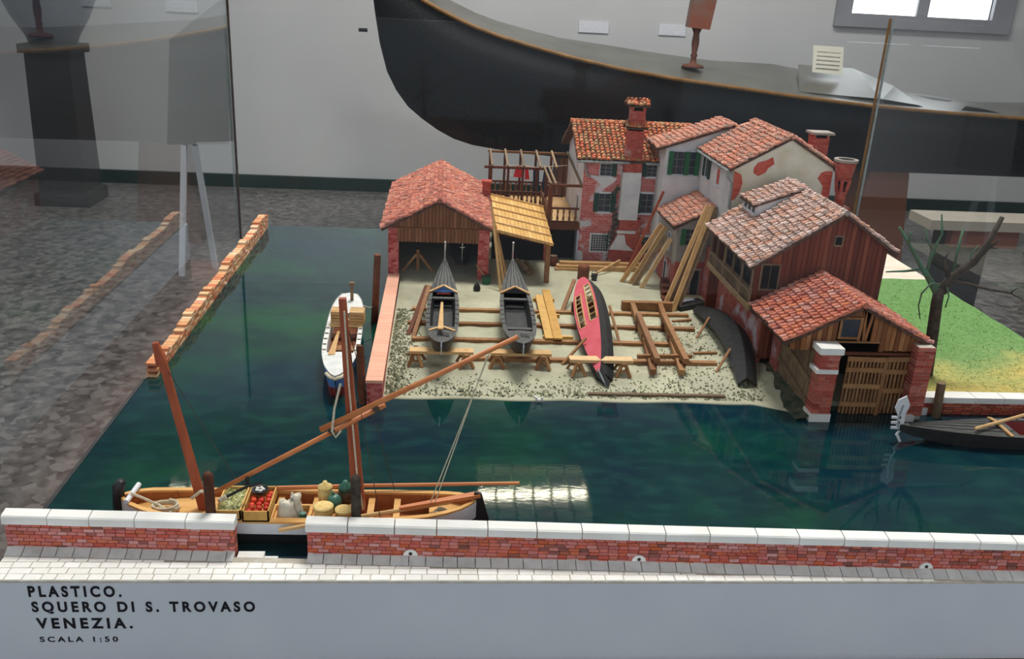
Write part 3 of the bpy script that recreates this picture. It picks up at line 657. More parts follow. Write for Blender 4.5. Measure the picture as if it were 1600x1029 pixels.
MB().box(5.0, 6.0, 113.5, 114.5, 7.0, 8.6).prism([(4.85, 113.3, 8.6), (6.15, 113.3, 8.6), (6.15, 114.7, 8.6), (4.85, 114.7, 8.6)], (0, 0, .25)).build('small_chimney', M['chimney_brick'], sh)
# things inside the shed
ps = root('prop_stand', 'wooden post with two raking braces standing inside the boat shed', 'prop', (-2.75, 101.5, .45))
MB().bar((-2.75, 101.5, .45), (-2.75, 101.5, 3.1), .36).build('post', M['wood'], ps)
for dx in (-1.75, 1.75): MB().bar((-2.75 + dx, 101.3, .5), (-2.75 + dx * .1, 101.4, 2.5), .26, .3).build('brace', M['wood'], ps)
hb = root('hidden_boat', 'dark boat with a thin bright prow iron deep inside the boat shed', 'boat', (2.4, 106, .45))
MB().loft([[(2.4 - w_, y, 1.0), (2.4 - w_ * 1.15, y, 2.0), (2.4 + w_ * 1.15, y, 2.0), (2.4 + w_, y, 1.0)] for y, w_ in ((102.5, .1), (104, .8), (107, 1.2), (112, 1.2), (116, .5))]).build('hull', M['gondola'], hb)
MB().box(1.7, 3.1, 104, 104.6, .45, 1.05).box(1.7, 3.1, 111, 111.6, .45, 1.05).build('cradle', M['dark_wood'], hb)
MB().bar((2.4, 102.5, 1.6), (2.4, 102.3, 4.0), .1, .1).bar((2.1, 102.35, 3.2), (2.7, 102.35, 3.2), .08).build('prow_iron', M['steel'], hb)
MB().lathe((.6, 101.2, .45), [(.42, 0), (.46, .5), (.4, .95)], 9).build('wood_block', M['grey_wood'], label='squat pale chopping block on the shed floor', cat='block')

# ------------------------------------------------------------------ lean-to with yellow plank roof
lt = root('lean_to', 'lean-to shelter with yellow plank roof between shed and terrace', 'shelter', (9, 104, .45))
A_, B_2, U_ = V3(6.05, 97.3, 6.5), V3(12.5, 97.3, 5.1), V3(-.2, 12.5, .75)
C_, D_2 = V3(6.05, 113.4, 7.0), V3(12.6, 110.5, 6.3)
def lq(a, b): return (A_ * (1 - a) + B_2 * a) * (1 - b) + (C_ * (1 - a) + D_2 * a) * b
for r in range(5):
    for i in range(14):
        a0, a1 = i / 14, (i + 1) / 14 - .004; b0, b1 = r / 5, (r + 1) / 5
        q = [lq(a0, b0 - (R(0, .02) if r == 0 else 0)), lq(a1, b0), lq(a1, b1), lq(a0, b1)]
        up = V3(0, 0, .1 - r * .0)
        MB().prism(q, (0, 0, .12)).build('roof_board', M['yellow_wood'], lt)
    MB().bar(lq(0, r / 5) + V3(0, .05, .2), lq(1, r / 5) + V3(0, .05, .2), .16, .2).build('batten', M['pale_wood'], lt)
MB().bar(lq(0, 1) + V3(0, 0, .2), lq(1, 1) + V3(0, 0, .2), .2, .2).build('batten', M['pale_wood'], lt)
MB().bar((12.05, 98.4, .45), (12.0, 98.4, 5.1), .55).build('post', M['wood'], lt)
MB().bar((6.1, 98.6, 6.15), (12.4, 98.6, 4.95), .3, .35).build('beam', M['dark_wood'], lt)
MB().bar((12.2, 98.6, 4.95), (12.4, 110.4, 6.1), .3, .35).build('beam', M['dark_wood'], lt)
wallbox(lt, (6.1, 12.5, 107.2, 107.5, .4, 5.3), 'void', 'back_wall')  # black sheet added so the space under the roof reads as shade
wallbox(lt, (12.55, 13.0, 106.9, 108.0, .4, 5.0), 'shed_brick', 'brick_pillar')
for k, (x0, y0, x1, y1, z) in enumerate([(10.3, 100.6, 9.4, 103.5, .7), (10.7, 101.2, 10.2, 104.6, .75), (9.9, 101.4, 9.0, 104, 1.15)]):
    MB().tube([(x0, y0, z), (x1, y1, z + .25)], [.32, .27], 8).build('log', M['grey_wood'], label='short log in the pile under the yellow lean-to, ' + ('nearest', 'middle', 'top')[k], cat='log', group='logs under the lean-to')
br = root('small_barrel', 'small dark wooden barrel by the passage beside the tall house', 'barrel', (13.6, 105.2, .45))
MB().lathe((13.6, 105.2, .45), [(.42, 0), (.52, .5), (.52, .7), (.44, 1.2)], 12).build('staves', M['dark_wood'], br, smooth=True)
MB().lathe((13.6, 105.2, 1.65), [(.46, 0), (.46, .1)], 12).build('lid', M['grey_wood'], br)
for k, (b, t) in enumerate([((6.6, 94.6, .48), (5.35, 98.0, 9.4)), ((7.1, 95.6, .48), (5.75, 98.2, 7.6)), ((7.6, 97.0, .48), (5.95, 98.3, 7.0))]):
    MB().tube([b, t], [.16, .13], 6).build('long_pole', M['pale_wood'], label='long pale pole leaning against the yellow lean-to roof, ' + ('tallest one', 'middle one', 'rightmost and shortest')[k], cat='pole', group='poles leaning on the lean-to')

# ------------------------------------------------------------------ roof terrace (altana)
al = root('roof_terrace', 'brown timber roof terrace with balusters and open pergola', 'terrace', (11, 116, .45))
ZD, ZR = 5.35, 7.3
wallbox(al, (13.05, 16.5, 108.6, 108.9, .45, 4.95), 'void', 'passage_shade'); MB().box(13.3, 16.3, 108.45, 108.6, .45, 4.6).build('passage_shade_panel', M['void'], al)  # black sheets that stand for the deep shade under the terrace
MB().box(6.0, 16.7, 115.2, 122.0, 5.0, ZD).build('deck', M['pale_wood'], al); MB().box(12.9, 16.7, 106.9, 115.2, 5.0, ZD).build('deck', M['pale_wood'], al)
MB().box(6.0, 16.7, 115.0, 115.25, 4.6, 5.35).box(12.7, 12.95, 106.8, 115.2, 4.6, 5.35).box(12.7, 16.7, 106.7, 106.95, 4.6, 5.5).build('fascia', M['dark_wood'], al)
def balustrade(p, q, n):
    p, q = Vector(p), Vector(q)
    MB().bar(p + V3(0, 0, ZR - .1), q + V3(0, 0, ZR - .1), .38, .22).build('hand_rail', M['dark_wood'], al)
    MB().bar(p + V3(0, 0, ZD + .15), q + V3(0, 0, ZD + .15), .25, .3).build('bottom_rail', M['dark_wood'], al)
    for i in range(n):
        c = p + (q - p) * ((i + .5) / n)
        MB().lathe((c.x, c.y, ZD + .3), [(.11, 0), (.17, .35), (.07, .75), (.15, 1.1), (.1, 1.5)], 6).build('baluster', M['wood'], al)
balustrade((6.0, 115.3, 0), (12.9, 115.3, 0), 12); balustrade((12.85, 115.3, 0), (12.85, 107, 0), 7); balustrade((12.85, 106.95, 0), (16.5, 106.95, 0), 5)
balustrade((6.0, 121.9, 0), (16.6, 121.9, 0), 15); balustrade((6.0, 121.9, 0), (6.0, 115.3, 0), 6)
ZT = 10.3
for x in (6.2, 8.2, 10.3, 12.4, 14.5, 16.3): MB().bar((x, 121.7, ZD), (x, 121.7, ZT + .9), .3).build('post', M['dark_wood'], al)
for x in (6.1, 8.3, 10.2, 12.0): MB().bar((x, 115.5, 5.0), (x, 115.5, ZT if x != 8.3 else ZT), .3).build('post', M['dark_wood'], al)
MB().bar((12.95, 107.2, ZD - .3), (12.95, 107.2, 9.9), .5, .7).build('post', M['dark_wood'], al); MB().bar((12.95, 112.5, ZD), (12.95, 112.5, ZT), .35).build('post', M['dark_wood'], al)
MB().bar((5.2, 115.5, ZT), (13.2, 115.5, ZT), .3, .3).build('beam', M['dark_wood'], al)
MB().bar((5.9, 121.7, ZT + .95), (16.8, 121.7, ZT + .95), .3, .3).build('beam', M['wood'], al)
MB().bar((12.9, 107.2, 9.95), (16.75, 107.2, 9.95), .3, .3).build('beam', M['dark_wood'], al)
for x in (6.2, 8.2, 10.3, 12.4, 14.5): MB().bar((x, 115.2, ZT + .25), (x, 122.0, ZT + 1.2), .26, .26).build('rafter', M['grey_wood'], al)
for x in (12.9, 13.5, 16.6): MB().bar((x, 107.0, 10.15), (x, 121.8 if x > 14 else 115.7, ZT + (1.2 if x > 14 else .3)), .22, .22).build('rafter', M['grey_wood'], al)
cl = MB().tube([(9.4, 119.5, 9.9), (12.5, 119.3, 9.75), (16.4, 119.2, 10.2)], .05, 4).build('washing_line', M['rope'], label='thin washing line strung across the roof terrace', cat='rope')
def garment(name, pts, mt, label, cat):
    o = MB(); n = len(pts); o.prism([(x, 119.4 + .12 * math.sin(i * 1.9), z) for i, (x, z) in enumerate(pts)], (0, .14, 0)); return o.build(name, M[mt], label=label, cat=cat)
garment('red_shirt', [(9.6, 9.85), (10.4, 9.85), (10.75, 8.3), (9.3, 8.35)], 'cloth_red', 'bright red shirt hanging from the terrace washing line, left piece', 'shirt')
garment('red_shirt', [(10.75, 9.85), (11.2, 9.82), (11.45, 8.1), (10.85, 8.05)], 'cloth_red', 'narrow red cloth hanging next to the dark trousers on the terrace line', 'shirt')
garment('white_cloth', [(8.2, 9.9), (9.1, 9.86), (9.15, 8.5), (8.25, 8.4)], 'cloth_white', 'small white cloth hanging at the left of the red shirt', 'cloth')
garment('dark_trousers', [(11.9, 9.8), (12.7, 9.8), (12.8, 7.4), (12.5, 6.0), (12.0, 6.1), (11.95, 8)], 'cloth_blue', 'dark blue trousers hanging on the terrace line beside the red shirt', 'trousers')
garment('dark_trousers', [(13.4, 9.85), (14.4, 9.9), (13.9, 8.4), (13.5, 6.9), (13.15, 6.9)], 'cloth_blue', 'dark blue trousers hanging on the terrace line, rightmost garment', 'trousers')

# ------------------------------------------------------------------ tall brick house
tw = root('tall_brick_house', 'tall three-storey brick house with external chimney and orange tiled roof', 'house', (21.7, 113, .45))
wallbox(tw, (16.77, 26.9, 107.2, 107.6, .4, 13.4), 'tower_brick', 'front_wall')
gab = lambda x: [(x, 107.25, .4), (x, 121, .4), (x, 121, 12.9), (x, 113.6, 16.5), (x, 107.25, 13.2)]
MB().prism(gab(16.75), (.4, 0, 0)).build('side_wall', M['plaster'], tw); MB().prism(gab(30.0), (.4, 0, 0)).build('side_wall', M['plaster'], tw)
wallbox(tw, (17.1, 30.2, 120.6, 121, .4, 12.9), 'plaster', 'back_wall')
slope(tw, (15.7, 106.1, 13.35), (31, 106.1, 13.35), (0, 7.4, 3.45), 'tile_tower', .58, .6, 300)
slope(tw, (31, 121.8, 12.9), (15.7, 121.8, 12.9), (0, -8.3, 3.9), 'tile_tower', .58, .6, 0)
ridge(tw, (15.6, 113.5, 16.85), (31, 113.5, 16.85), 'tile_tower')
MB().tube([(15.7, 106.0, 13.15), (22.0, 106.0, 13.15)], .16, 6).tube([(24.0, 106.0, 13.15), (27.6, 106.0, 13.15)], .16, 6).tube([(16.6, 106.0, 13.15), (16.9, 106.9, 12.6), (17.1, 107.05, 11.6), (17.6, 107.05, 11.1)], .12, 6).build('gutter', M['lead'], tw)
UX = (1, 0, 0)
def tw_win(x0, x1, z0, z1, **k): return window(tw, ((x0 + x1) / 2, 107.2, z0), UX, x1 - x0, z1 - z0, **k)
kw = dict(shutter='dark_green', sw=.62, lintel=True, fw=.08)
tw_win(18.75, 20.1, 11.35, 12.75, sides=(0, 1), **kw); tw_win(24.5, 25.7, 11.45, 12.85, sides=(1, 1), **kw)
tw_win(18.9, 20.3, 6.95, 9.15, sides=(1, 1), **kw); tw_win(24.1, 25.5, 6.95, 9.3, sides=(1, 1), **kw)
tw_win(18.35, 20.5, 1.95, 4.0, grid=(7, 7), fw=.2, sill=False, bars='frame'); tw_win(24.3, 25.9, 1.9, 3.9, grid=(4, 4), lintel=True)
ch = MB().prism([(20.5, 106.4, .4), (25.3, 106.4, .4), (25.0, 106.4, 2.0), (24.2, 106.4, 4.3), (21.4, 106.4, 4.3), (20.7, 106.4, 2.6)], (0, .85, 0)).box(21.55, 24.1, 106.3, 107.25, 4.3, 6.3).box(21.5, 23.5, 106.2, 107.4, 6.2, 16.9).build('chimney', M['chimney_brick'], tw)
MB().box(21.35, 23.6, 106.1, 107.3, 6.2, 12.0).build('chimney_render', M['plaster'], ch)
MB().prism([(20.55, 106.3, 2.4), (23.6, 106.3, 2.3), (22.6, 106.3, 3.1), (22.2, 106.3, 4.6), (21.6, 106.3, 4.6)], (0, .2, 0)).box(21.3, 23.6, 106.15, 106.5, 4.5, 4.85).build('plaster_patch', M['plaster'], ch)
MB().box(21.7, 23.3, 106.4, 107.3, 16.9, 17.3).build('vent', M['void'], ch)
def hood(z, x0, x1, y0, y1):
    slope(tw, (x0, y0, z), (x1, y0, z), (0, (y1 - y0) / 2, .45), 'tile_tower', .42, .45, 40, .12, name='chimney_hood')
    slope(tw, (x1, y1, z), (x0, y1, z), (0, -(y1 - y0) / 2, .45), 'tile_tower', .42, .45, 40, .12, name='chimney_hood')
hood(17.3, 21.2, 23.7, 105.9, 107.6)
MB().box(21.6, 23.4, 106.2, 107.3, 17.45, 19.2).build('chimney_stage', M['chimney_brick'], tw); MB().box(21.7, 23.3, 106.3, 107.2, 19.2, 19.85).build('vent', M['void'], tw)
for x in (21.7, 23.15): MB().box(x - .1, x + .25, 106.15, 107.35, 19.2, 19.9).build('vent_pier', M['chimney_brick'], tw)
hood(19.85, 21.1, 23.8, 105.8, 107.7)
pp = lambda *q: [(x, 107.2, z) for x, z in q]
for q in (pp((17.2, 11.4), (20.9, 11.1), (20.6, 10.6), (19.4, 9.75), (18.4, 10.7)), pp((16.8, 5.0), (18.2, 5.1), (18.0, 5.7), (16.8, 5.6)), pp((16.8, .6), (17.5, .7), (17.4, 1.8), (16.8, 2.0)), pp((22.9, 10.9), (23.9, 10.9), (23.9, 6.4), (22.9, 5.9)), pp((25.8, .5), (26.9, .5), (26.9, 4.4), (26.2, 4.1))): patch(tw, q, 'plaster', (0, -.09, 0))
iv = MB()
for k in range(650):
    z = R(.6, 10.2); x = 20.9 + .35 * math.sin(z * 1.3) + random.gauss(0, .28 + .25 * max(0, (6 - z) / 6)); y = 107.05 - abs(random.gauss(0, .12)); s_ = R(.08, .16); a = R(0, 6.3)
    iv.add([(x, y, z), (x + s_ * math.cos(a), y - R(0, .1), z + s_ * math.sin(a)), (x + s_ * 1.3 * math.cos(a + .6), y - R(0, .15), z + s_ * 1.3 * math.sin(a + .6)), (x + s_ * math.cos(a + 1.2), y, z + s_ * math.sin(a + 1.2))], [(0, 1, 2, 3)])
iv.tube([(20.9, 107.1, .5), (21.1, 107.1, 4), (20.8, 107.1, 7), (21.0, 107.1, 10)], .05, 4)
iv.build('ivy', M['ivy'], tw, kind='stuff', label='dark green ivy climbing beside the chimney')
PL = (0, -1, 0)   # direction along a wall that faces left
window(tw, (16.75, 109.8, 5.4), PL, .9, 2.9, pane='void', sill=False, grid=(1, 1), name='door'); window(tw, (16.75, 111.8, 11.2), PL, .7, 1.4, pane='patch_brick', sill=False, grid=(1, 1))
MB().box(16.55, 16.78, 107.2, 107.9, .4, 5.0).build('corner_render', M['blue_plaster'], tw)

# ------------------------------------------------------------------ middle white house (behind)
hbh = root('middle_house', 'white house with a wide green-shuttered window, between tall house and gabled house', 'house', (29, 106, .45))
MB().prism([(25.6, 103.5, .45), (37, 103.5, .45), (37, 103.5, 15.9), (33.2, 103.5, 18.15), (25.6, 103.5, 15.55)], (0, 3.6, 0)).build('wall', M['plaster'], hbh)
slope(hbh, (24.5, 103.0, 15.45), (24.5, 109, 15.45), (8.6, 0, 3.0), 'tile_high', .58, .6, 200)
slope(hbh, (37.5, 103.0, 15.9), (37.5, 109, 15.9), (-4.4, 0, 2.55), 'tile_high', .58, .6, 100)
window(hbh, (27.75, 103.5, 12.55), UX, 3.0, 2.6, shutter=None, grid=(4, 3), fw=.15, sill=True)
wv = hbh.children[-1]
for a in (26.25, 28.15, 29.4): MB().box(a - .28, a + .28, 103.2, 103.34, 12.5, 15.2).build('shutter', M['green'], wv)

# ------------------------------------------------------------------ upper gabled house
hc = root('gabled_house', 'high cream gabled house with bare brick patches on its end wall', 'house', (35, 97, .45))
MB().prism([(29.9, 91, .4), (40.3, 91, .4), (40.3, 91, 16.1), (35.4, 91, 18.95), (29.9, 91, 15.85)], (0, .4, 0)).build('end_wall', M['cream'], hc)
wallbox(hc, (29.88, 30.3, 91.3, 103.3, .4, 15.85), 'plaster', 'side_wall'); wallbox(hc, (39.9, 40.3, 91.3, 103.3, .4, 16.1), 'plaster', 'side_wall')
slope(hc, (29.3, 90.7, 15.6), (29.3, 103.2, 15.6), (6.1, 0, 3.5), 'tile_high', .58, .6, 300)
slope(hc, (41.0, 90.7, 15.9), (41.0, 103.2, 15.9), (-5.6, 0, 3.2), 'tile_high', .58, .6, 60)
ridge(hc, (35.4, 90.6, 19.15), (35.4, 103.2, 19.15), 'tile_high')
pc = lambda *q: [(x, 91, z) for x, z in q]
for q in (pc((31.88, 15.84), (32.25, 16.4), (33.0, 16.6), (33.73, 17.0), (33.98, 16.31), (33.4, 15.9), (33.11, 15.35), (32.41, 14.99), (31.9, 15.3)), pc((38.8, 15.0), (39.1, 15.6), (39.65, 15.8), (40.28, 15.75), (40.33, 13.0), (39.47, 13.2), (39.5, 14.2)), pc((29.92, 15.4), (30.63, 15.1), (30.89, 14.27), (30.7, 13.26), (30.32, 12.5), (29.92, 12.3))): patch(hc, q, 'patch_brick', (0, -.06, 0), 'bare_brick_patch')
window(hc, (29.88, 100.6, 12.9), PL, 1.3, 2.0, shutter='dark_green', sw=.7, grid=(2, 2)); window(hc, (29.88, 96.0, 13.0), PL, 1.1, 1.7, pane='patch_brick', grid=(1, 1))
MB().tube([(29.15, 90.8, 15.45), (29.15, 103.2, 15.45)], .16, 6).tube([(29.2, 91.0, 15.4), (29.3, 90.95, 14.7), (29.75, 90.9, 14.2), (29.78, 90.9, 11.5)], .15, 6).build('gutter', M['lead'], hc)
c1 = MB().box(40.3, 42.1, 97.3, 98.8, 13, 18.2).build('chimney', M['chimney_brick'], hc)
MB().box(40.35, 42.05, 97.35, 98.75, 18.2, 18.6).build('vent', M['void'], c1); MB().box(40.0, 42.5, 97.0, 99.1, 18.6, 18.85).build('cap_slab', M['grey_plaster'], c1)
for x in (40.4, 41.9): MB().box(x - .12, x + .12, 97.25, 98.85, 18.2, 18.6).build('cap_pier', M['chimney_brick'], c1)
vc = root('flared_chimney', 'red round flaring chimney with open top beside the cream gabled house', 'chimney', (41.2, 90.4, 1.4))
MB().box(40.5, 42.2, 89.6, 91.2, 1.42, 12.3).build('base', M['chimney_brick'], vc)
MB().lathe((41.3, 90.4, 12.3), [(.5, 0), (.55, 1.3), (.6, 1.6)], 12).build('neck', M['chimney_brick'], vc, smooth=True)
for k in range(6):
    a = k * math.pi / 3; MB().bar((41.3 + .5 * math.cos(a), 90.4 + .5 * math.sin(a), 13.8), (41.3 + .75 * math.cos(a), 90.4 + .75 * math.sin(a), 15.1), .28).build('stay', M['chimney_brick'], vc)
MB().lathe((41.3, 90.4, 13.8), [(.38, 0), (.5, 1.4)], 10).build('flue', M['void'], vc)
MB().lathe((41.25, 90.4, 15.0), [(.78, 0), (1.0, 1.3), (1.1, 1.9)], 14).build('bell', M['chimney_brick'], vc, smooth=True)
MB().loft([[(41.25 + r * math.cos(t), 90.4 + r * math.sin(t), z) for t in [2 * math.pi * k / 16 for k in range(16)]] for r, z in ((1.1, 16.9), (1.22, 16.95), (1.22, 17.2), (.85, 17.2), (.85, 16.9))], True, False).build('rim', M['grey_plaster'], vc)
MB().lathe((41.25, 90.4, 16.9), [(.86, 0), (.86, .05)], 14).build('mouth', M['void'], vc)

# ------------------------------------------------------------------ small low house in front of it
hd = root('low_house', 'small low house with grey upper wall and green shutter in the yard corner', 'house', (28, 99, .45))
dz = lambda x: 8.35 + (x - 25.3) * .5
MB().prism([(26.0, 95.3, 4.3), (29.8, 95.3, 4.3), (29.8, 95.3, dz(29.8) - .3), (26.0, 95.3, dz(26) - .3)], (0, .35, 0)).build('front_wall', M['grey_plaster'], hd)
wallbox(hd, (26.0, 29.8, 95.25, 95.7, .3, 4.3), 'low_brick_f', 'front_wall_brick')
wallbox(hd, (26.0, 26.4, 95.6, 103.4, 3.8, 8.4), 'grey_plaster', 'side_wall'); wallbox(hd, (25.97, 26.4, 95.6, 103.4, .3, 3.8), 'low_brick', 'side_wall_brick')
slope(hd, (25.2, 94.7, 8.3), (25.2, 103.3, 8.3), (4.45, 0, 2.22), 'tile_high', .58, .6, 200)
window(hd, (27.5, 95.3, 6.3), UX, 1.35, 1.75, shutter='green', sides=(1, 0), sw=.55, grid=(3, 3), sill=False, frame='grey_plaster')
window(hd, (28.4, 95.25, .45), UX, .9, 2.9, pane='void', grid=(1, 1), sill=False, lintel=True, frame='grey_plaster', name='door')
window(hd, (26.0, 98.9, 5.0), PL, .9, 1.7, pane='blue_pane', grid=(2, 2)); window(hd, (25.97, 99.3, .6), PL, .9, 2.6, pane='void', grid=(1, 1), sill=True, name='door')

# ------------------------------------------------------------------ brown boarded house with balcony
he = root('boarded_house', 'large red-brown boarded house with balcony, dormer and weathered tile roof', 'house', (34, 82, .45))
ez = lambda x: 10.05 + (x - 28) * (14.75 - 10.05) / 7.2 if x < 35.2 else 14.75 - (x - 35.2) * (14.75 - 11.75) / 4.6
planks(he, 75.5, 28.0, 39.8, lambda x: 1.0 if x > 29.2 else 6.3, ez, 'red_plank', .46, .2)
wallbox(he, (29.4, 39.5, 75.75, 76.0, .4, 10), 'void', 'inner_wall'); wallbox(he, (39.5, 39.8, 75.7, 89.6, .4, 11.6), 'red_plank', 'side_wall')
MB().prism([(28.2, 89.4, .4), (39.8, 89.4, .4), (39.8, 89.4, 11.6), (35.2, 89.4, 14.7), (28.2, 89.4, 10)], (0, .3, 0)).build('back_wall', M['red_plank'], he)
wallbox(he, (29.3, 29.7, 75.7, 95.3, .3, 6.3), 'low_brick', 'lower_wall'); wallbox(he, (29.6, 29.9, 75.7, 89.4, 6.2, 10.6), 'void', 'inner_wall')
for k in range(6):
    y = 76.4 + k * 2.2; MB().box(29.5, 29.6, y, y + 1.5, 7.0, 10.2).build('balcony_pane', M['pane'], he)
slope(he, (27.35, 75.0, 9.8), (27.35, 89.9, 9.8), (7.85, 0, 5.13), 'tile_grey', .6, .62, 300)
slope(he, (40.5, 75.0, 11.5), (40.5, 89.9, 11.5), (-5.3, 0, 3.43), 'tile_grey', .6, .62, 100)
ridge(he, (35.2, 74.9, 15.0), (35.2, 89.9, 15.0), 'tile_grey')
window(he, (29.3, 75.45, 7.8), UX, 1.5, 2.2, pane='void', frame='grey_wood', grid=(2, 1), sill=False, fw=.16, bars='grey_wood'); window(he, (35.05, 75.45, 12.05), UX, .6, .75, pane='void', frame='grey_wood', grid=(1, 1), sill=False, fw=.12)
MB().box(27.6, 29.4, 75.5, 88.4, 6.2, 6.45).build('balcony_floor', M['grey_wood'], he); MB().box(27.5, 27.75, 74.8, 88.6, 5.9, 6.45).build('balcony_beam', M['grey_wood'], he)
MB().box(27.58, 27.82, 75.2, 88.4, 7.42, 7.6).build('balcony_rail', M['grey_wood'], he)
for k in range(26): MB().box(27.64, 27.76, 75.45 + k * .5, 75.57 + k * .5, 6.45, 7.42).build('baluster', M['grey_wood'], he)
for y in (75.4, 78.2, 80.9, 83.6, 86.2, 88.3): MB().box(27.62, 27.8, y - .1, y + .1, 6.45, 10.0).build('balcony_post', M['grey_wood'], he)
for y in (77, 81, 85): MB().bar((29.3, y, 4.6), (27.7, y, 6.0), .25).build('bracket', M['grey_wood'], he)
# dormer
dm = MB().prism([(30.55, 84.7, 11.8), (30.55, 84.7, 13.3), (35.0, 84.7, 14.85)], (0, .2, 0)).prism([(30.55, 88.4, 11.8), (30.55, 88.4, 13.3), (35.0, 88.4, 14.85)], (0, .2, 0)).build('dormer', M['plaster'], he)
MB().box(30.45, 30.6, 84.7, 88.6, 11.9, 12.45).box(30.45, 30.6, 84.7, 88.6, 13.1, 13.32).build('dormer_frame', M['frame'], dm)
for k in range(4): MB().box(30.45, 30.6, 84.7 + k * 1.23, 84.92 + k * 1.23, 12.4, 13.15).build('dormer_mullion', M['frame'], dm)
MB().box(30.55, 30.7, 84.8, 88.5, 12.3, 13.2).build('dormer_pane', M['pane'], dm)
slope(he, (30.15, 84.45, 13.28), (30.15, 88.9, 13.28), (5.0, 0, 1.85), 'tile_grey', .6, .62, 120, .14, name='dormer_roof')

# ------------------------------------------------------------------ boathouse at the canal
hf = root('boathouse', 'red-roofed boathouse with slatted water gates between two brick pillars', 'boathouse', (34, 70.5, 0))
fz = lambda x: 6.45 + (x - 28.0) * (9.5 - 6.45) / 5.8 if x < 33.8 else 9.5 - (x - 33.8) * (9.5 - 6.55) / 6.0
def fb(x):
    if x < 31.5: return 5.6 + R(-.05, .08)
    if x < 32.4: return 5.9 + R(-.05, .05)
    if x < 35.95: return 6.4
    return 5.62 + R(-.05, .08)
planks(hf, 66.3, 28.4, 39.6, fb, lambda x: fz(x) - .12, 'boat_plank', .42, .18, skip=lambda x: 32.2 < x < 34.05 or 34.2 < x < 34.9)
wf = window(hf, (33.1, 66.3, 6.85), UX, 1.45, 1.5, frame='wood', grid=(1, 1), sill=False, fw=.2)
MB().prism([(32.3, 66.3, 8.6), (33.95, 66.3, 8.6), (33.9, 66.3, 9.3), (33.5, 66.3, 9.25)], (0, .15, 0)).build('plank', M['boat_plank'], hf)
for a, b in ((34.0, 34.15), (34.45, 34.2), (34.55, 34.85)): MB().bar((a, 66.4, 6.4), (b, 66.4, fz(b) - .2), .22, .12, (0, 1, 0)).build('loose_plank', M['boat_plank'], hf)
MB().box(32.0, 36.0, 66.28, 66.45, 6.3, 6.45).build('rail', M['wood'], hf)
slope(hf, (27.75, 65.9, 6.3), (27.75, 75.2, 6.3), (6.05, 0, 3.25), 'tile_red', .6, .6, 300)
slope(hf, (40.1, 65.9, 6.4), (40.1, 75.2, 6.4), (-6.3, 0, 3.15), 'tile_red', .6, .6, 200)
ridge(hf, (33.8, 65.8, 9.65), (33.8, 75.0, 9.65), 'tile_red')
rb = unit(M['red_brick'], .05)
def brick_pier(x0, x1, y0, y1, z0, z1, base_z):
    core = MB().box(x0 + .05, x1 - .05, y0 + .05, y1 - .05, z0, z1).build('brick_pier', M['joint'], hf); it = []; hh = .3; n = round((z1 - base_z) / hh)
    for r in range(n):
        z = base_z + (r + .5) * (z1 - base_z) / n; xs = [x0, x0 + (x1 - x0) * (.62 if r % 2 else .38), x1]
        for a, b in zip(xs, xs[1:]):
            it.append(piece(((a + b) / 2, (y0 + y1) / 2 - R(0, .03), z), b - a - .04, y1 - y0 + .04, hh - .045, random.randrange(3)))
    pieces(core, 'brick', rb, it, 300); return core
p1 = brick_pier(30.35, 31.95, 64.6, 65.9, 0, 6.0, .7)
MB().box(30.25, 32.0, 64.5, 66, -.05, .7).build('base_stone', M['cap'], p1); MB().box(30.1, 31.9, 64.4, 65.9, 4.3, 4.65).build('band_stone', M['cap'], p1); MB().box(30.15, 32.1, 64.4, 66.1, 5.95, 6.5).build('cap_stone', M['cap'], p1)
p2 = brick_pier(38.6, 40.1, 65.2, 66.3, 0, 6.45, .35)
MB().box(38.4, 39.3, 64.8, 65.4, -.02, .5).build('base_stone', M['cap'], p2)
# gates
def leaf(x0, x1, y0, y1, ns, rails, z0=-.02, z1=5.2):
    g = MB(); o = None; d = V3(x1 - x0, y1 - y0, 0); L = d.length; d.normalize(); n = V3(d.y, -d.x, 0)
    fr_ = MB()
    for r in rails: fr_.bar(V3(x0, y0, r) + n * .12, V3(x1, y1, r) + n * .12, .14, .4, (0, 0, 1))
    o = fr_.build('gate', M['wood'], hf)
    for i in range(ns):
        t = (i + .5) / ns; p = V3(x0, y0, 0) + d * L * t
        MB().bar(p + V3(0, 0, z0 + R(-.0, .12)), p + V3(0, 0, z1 - R(0, .1)), L / ns * .56, .12, n).build('slat', M['wood'], o)
leaf(33.3, 36.4, 66.2, 66.1, 10, (.95, 2.6, 4.05, 5.0)); leaf(36.5, 38.6, 66.2, 66.3, 6, (2.2, 3.9, 5.0)); leaf(32.0, 33.0, 66.2, 67.0, 3, (2.3, 3.7, 4.9))
MB().bar((36.55, 66.0, 0), (36.55, 66.0, 5.2), .35, .15).build('gate_stile', M['wood'], hf)
MB().box(31.9, 38.8, 66.4, 66.6, 5.2, 5.45).build('gate_lintel', M['dark_wood'], hf)
for k in range(17):
    y = 66.2 + k * .42; MB().box(30.55, 30.75, y, y + .36, .35 + R(0, .2), 5.6).build('side_slat', M['grey_wood'], hf)
for z in (1.6, 3.4): MB().bar((30.45, 66.0, z - .5), (30.45, 73.2, z + .5), .18, .5).build('side_rail', M['grey_wood'], hf)
wallbox(hf, (30.45, 30.8, 73.3, 75.2, .2, 6.2), 'low_brick', 'side_wall'); wallbox(hf, (30.8, 39.8, 73.5, 73.8, .3, 6.5), 'void', 'inner_wall'); wallbox(hf, (39.6, 40.0, 66.3, 75.2, .3, 6.4), 'red_plank', 'side_wall')  # near-black inner wall stands for the shade behind the gates
MB().bar((28.2, 66.5, 6.2), (28.2, 75.2, 6.2), .3).build('wall_plate', M['grey_wood'], hf)
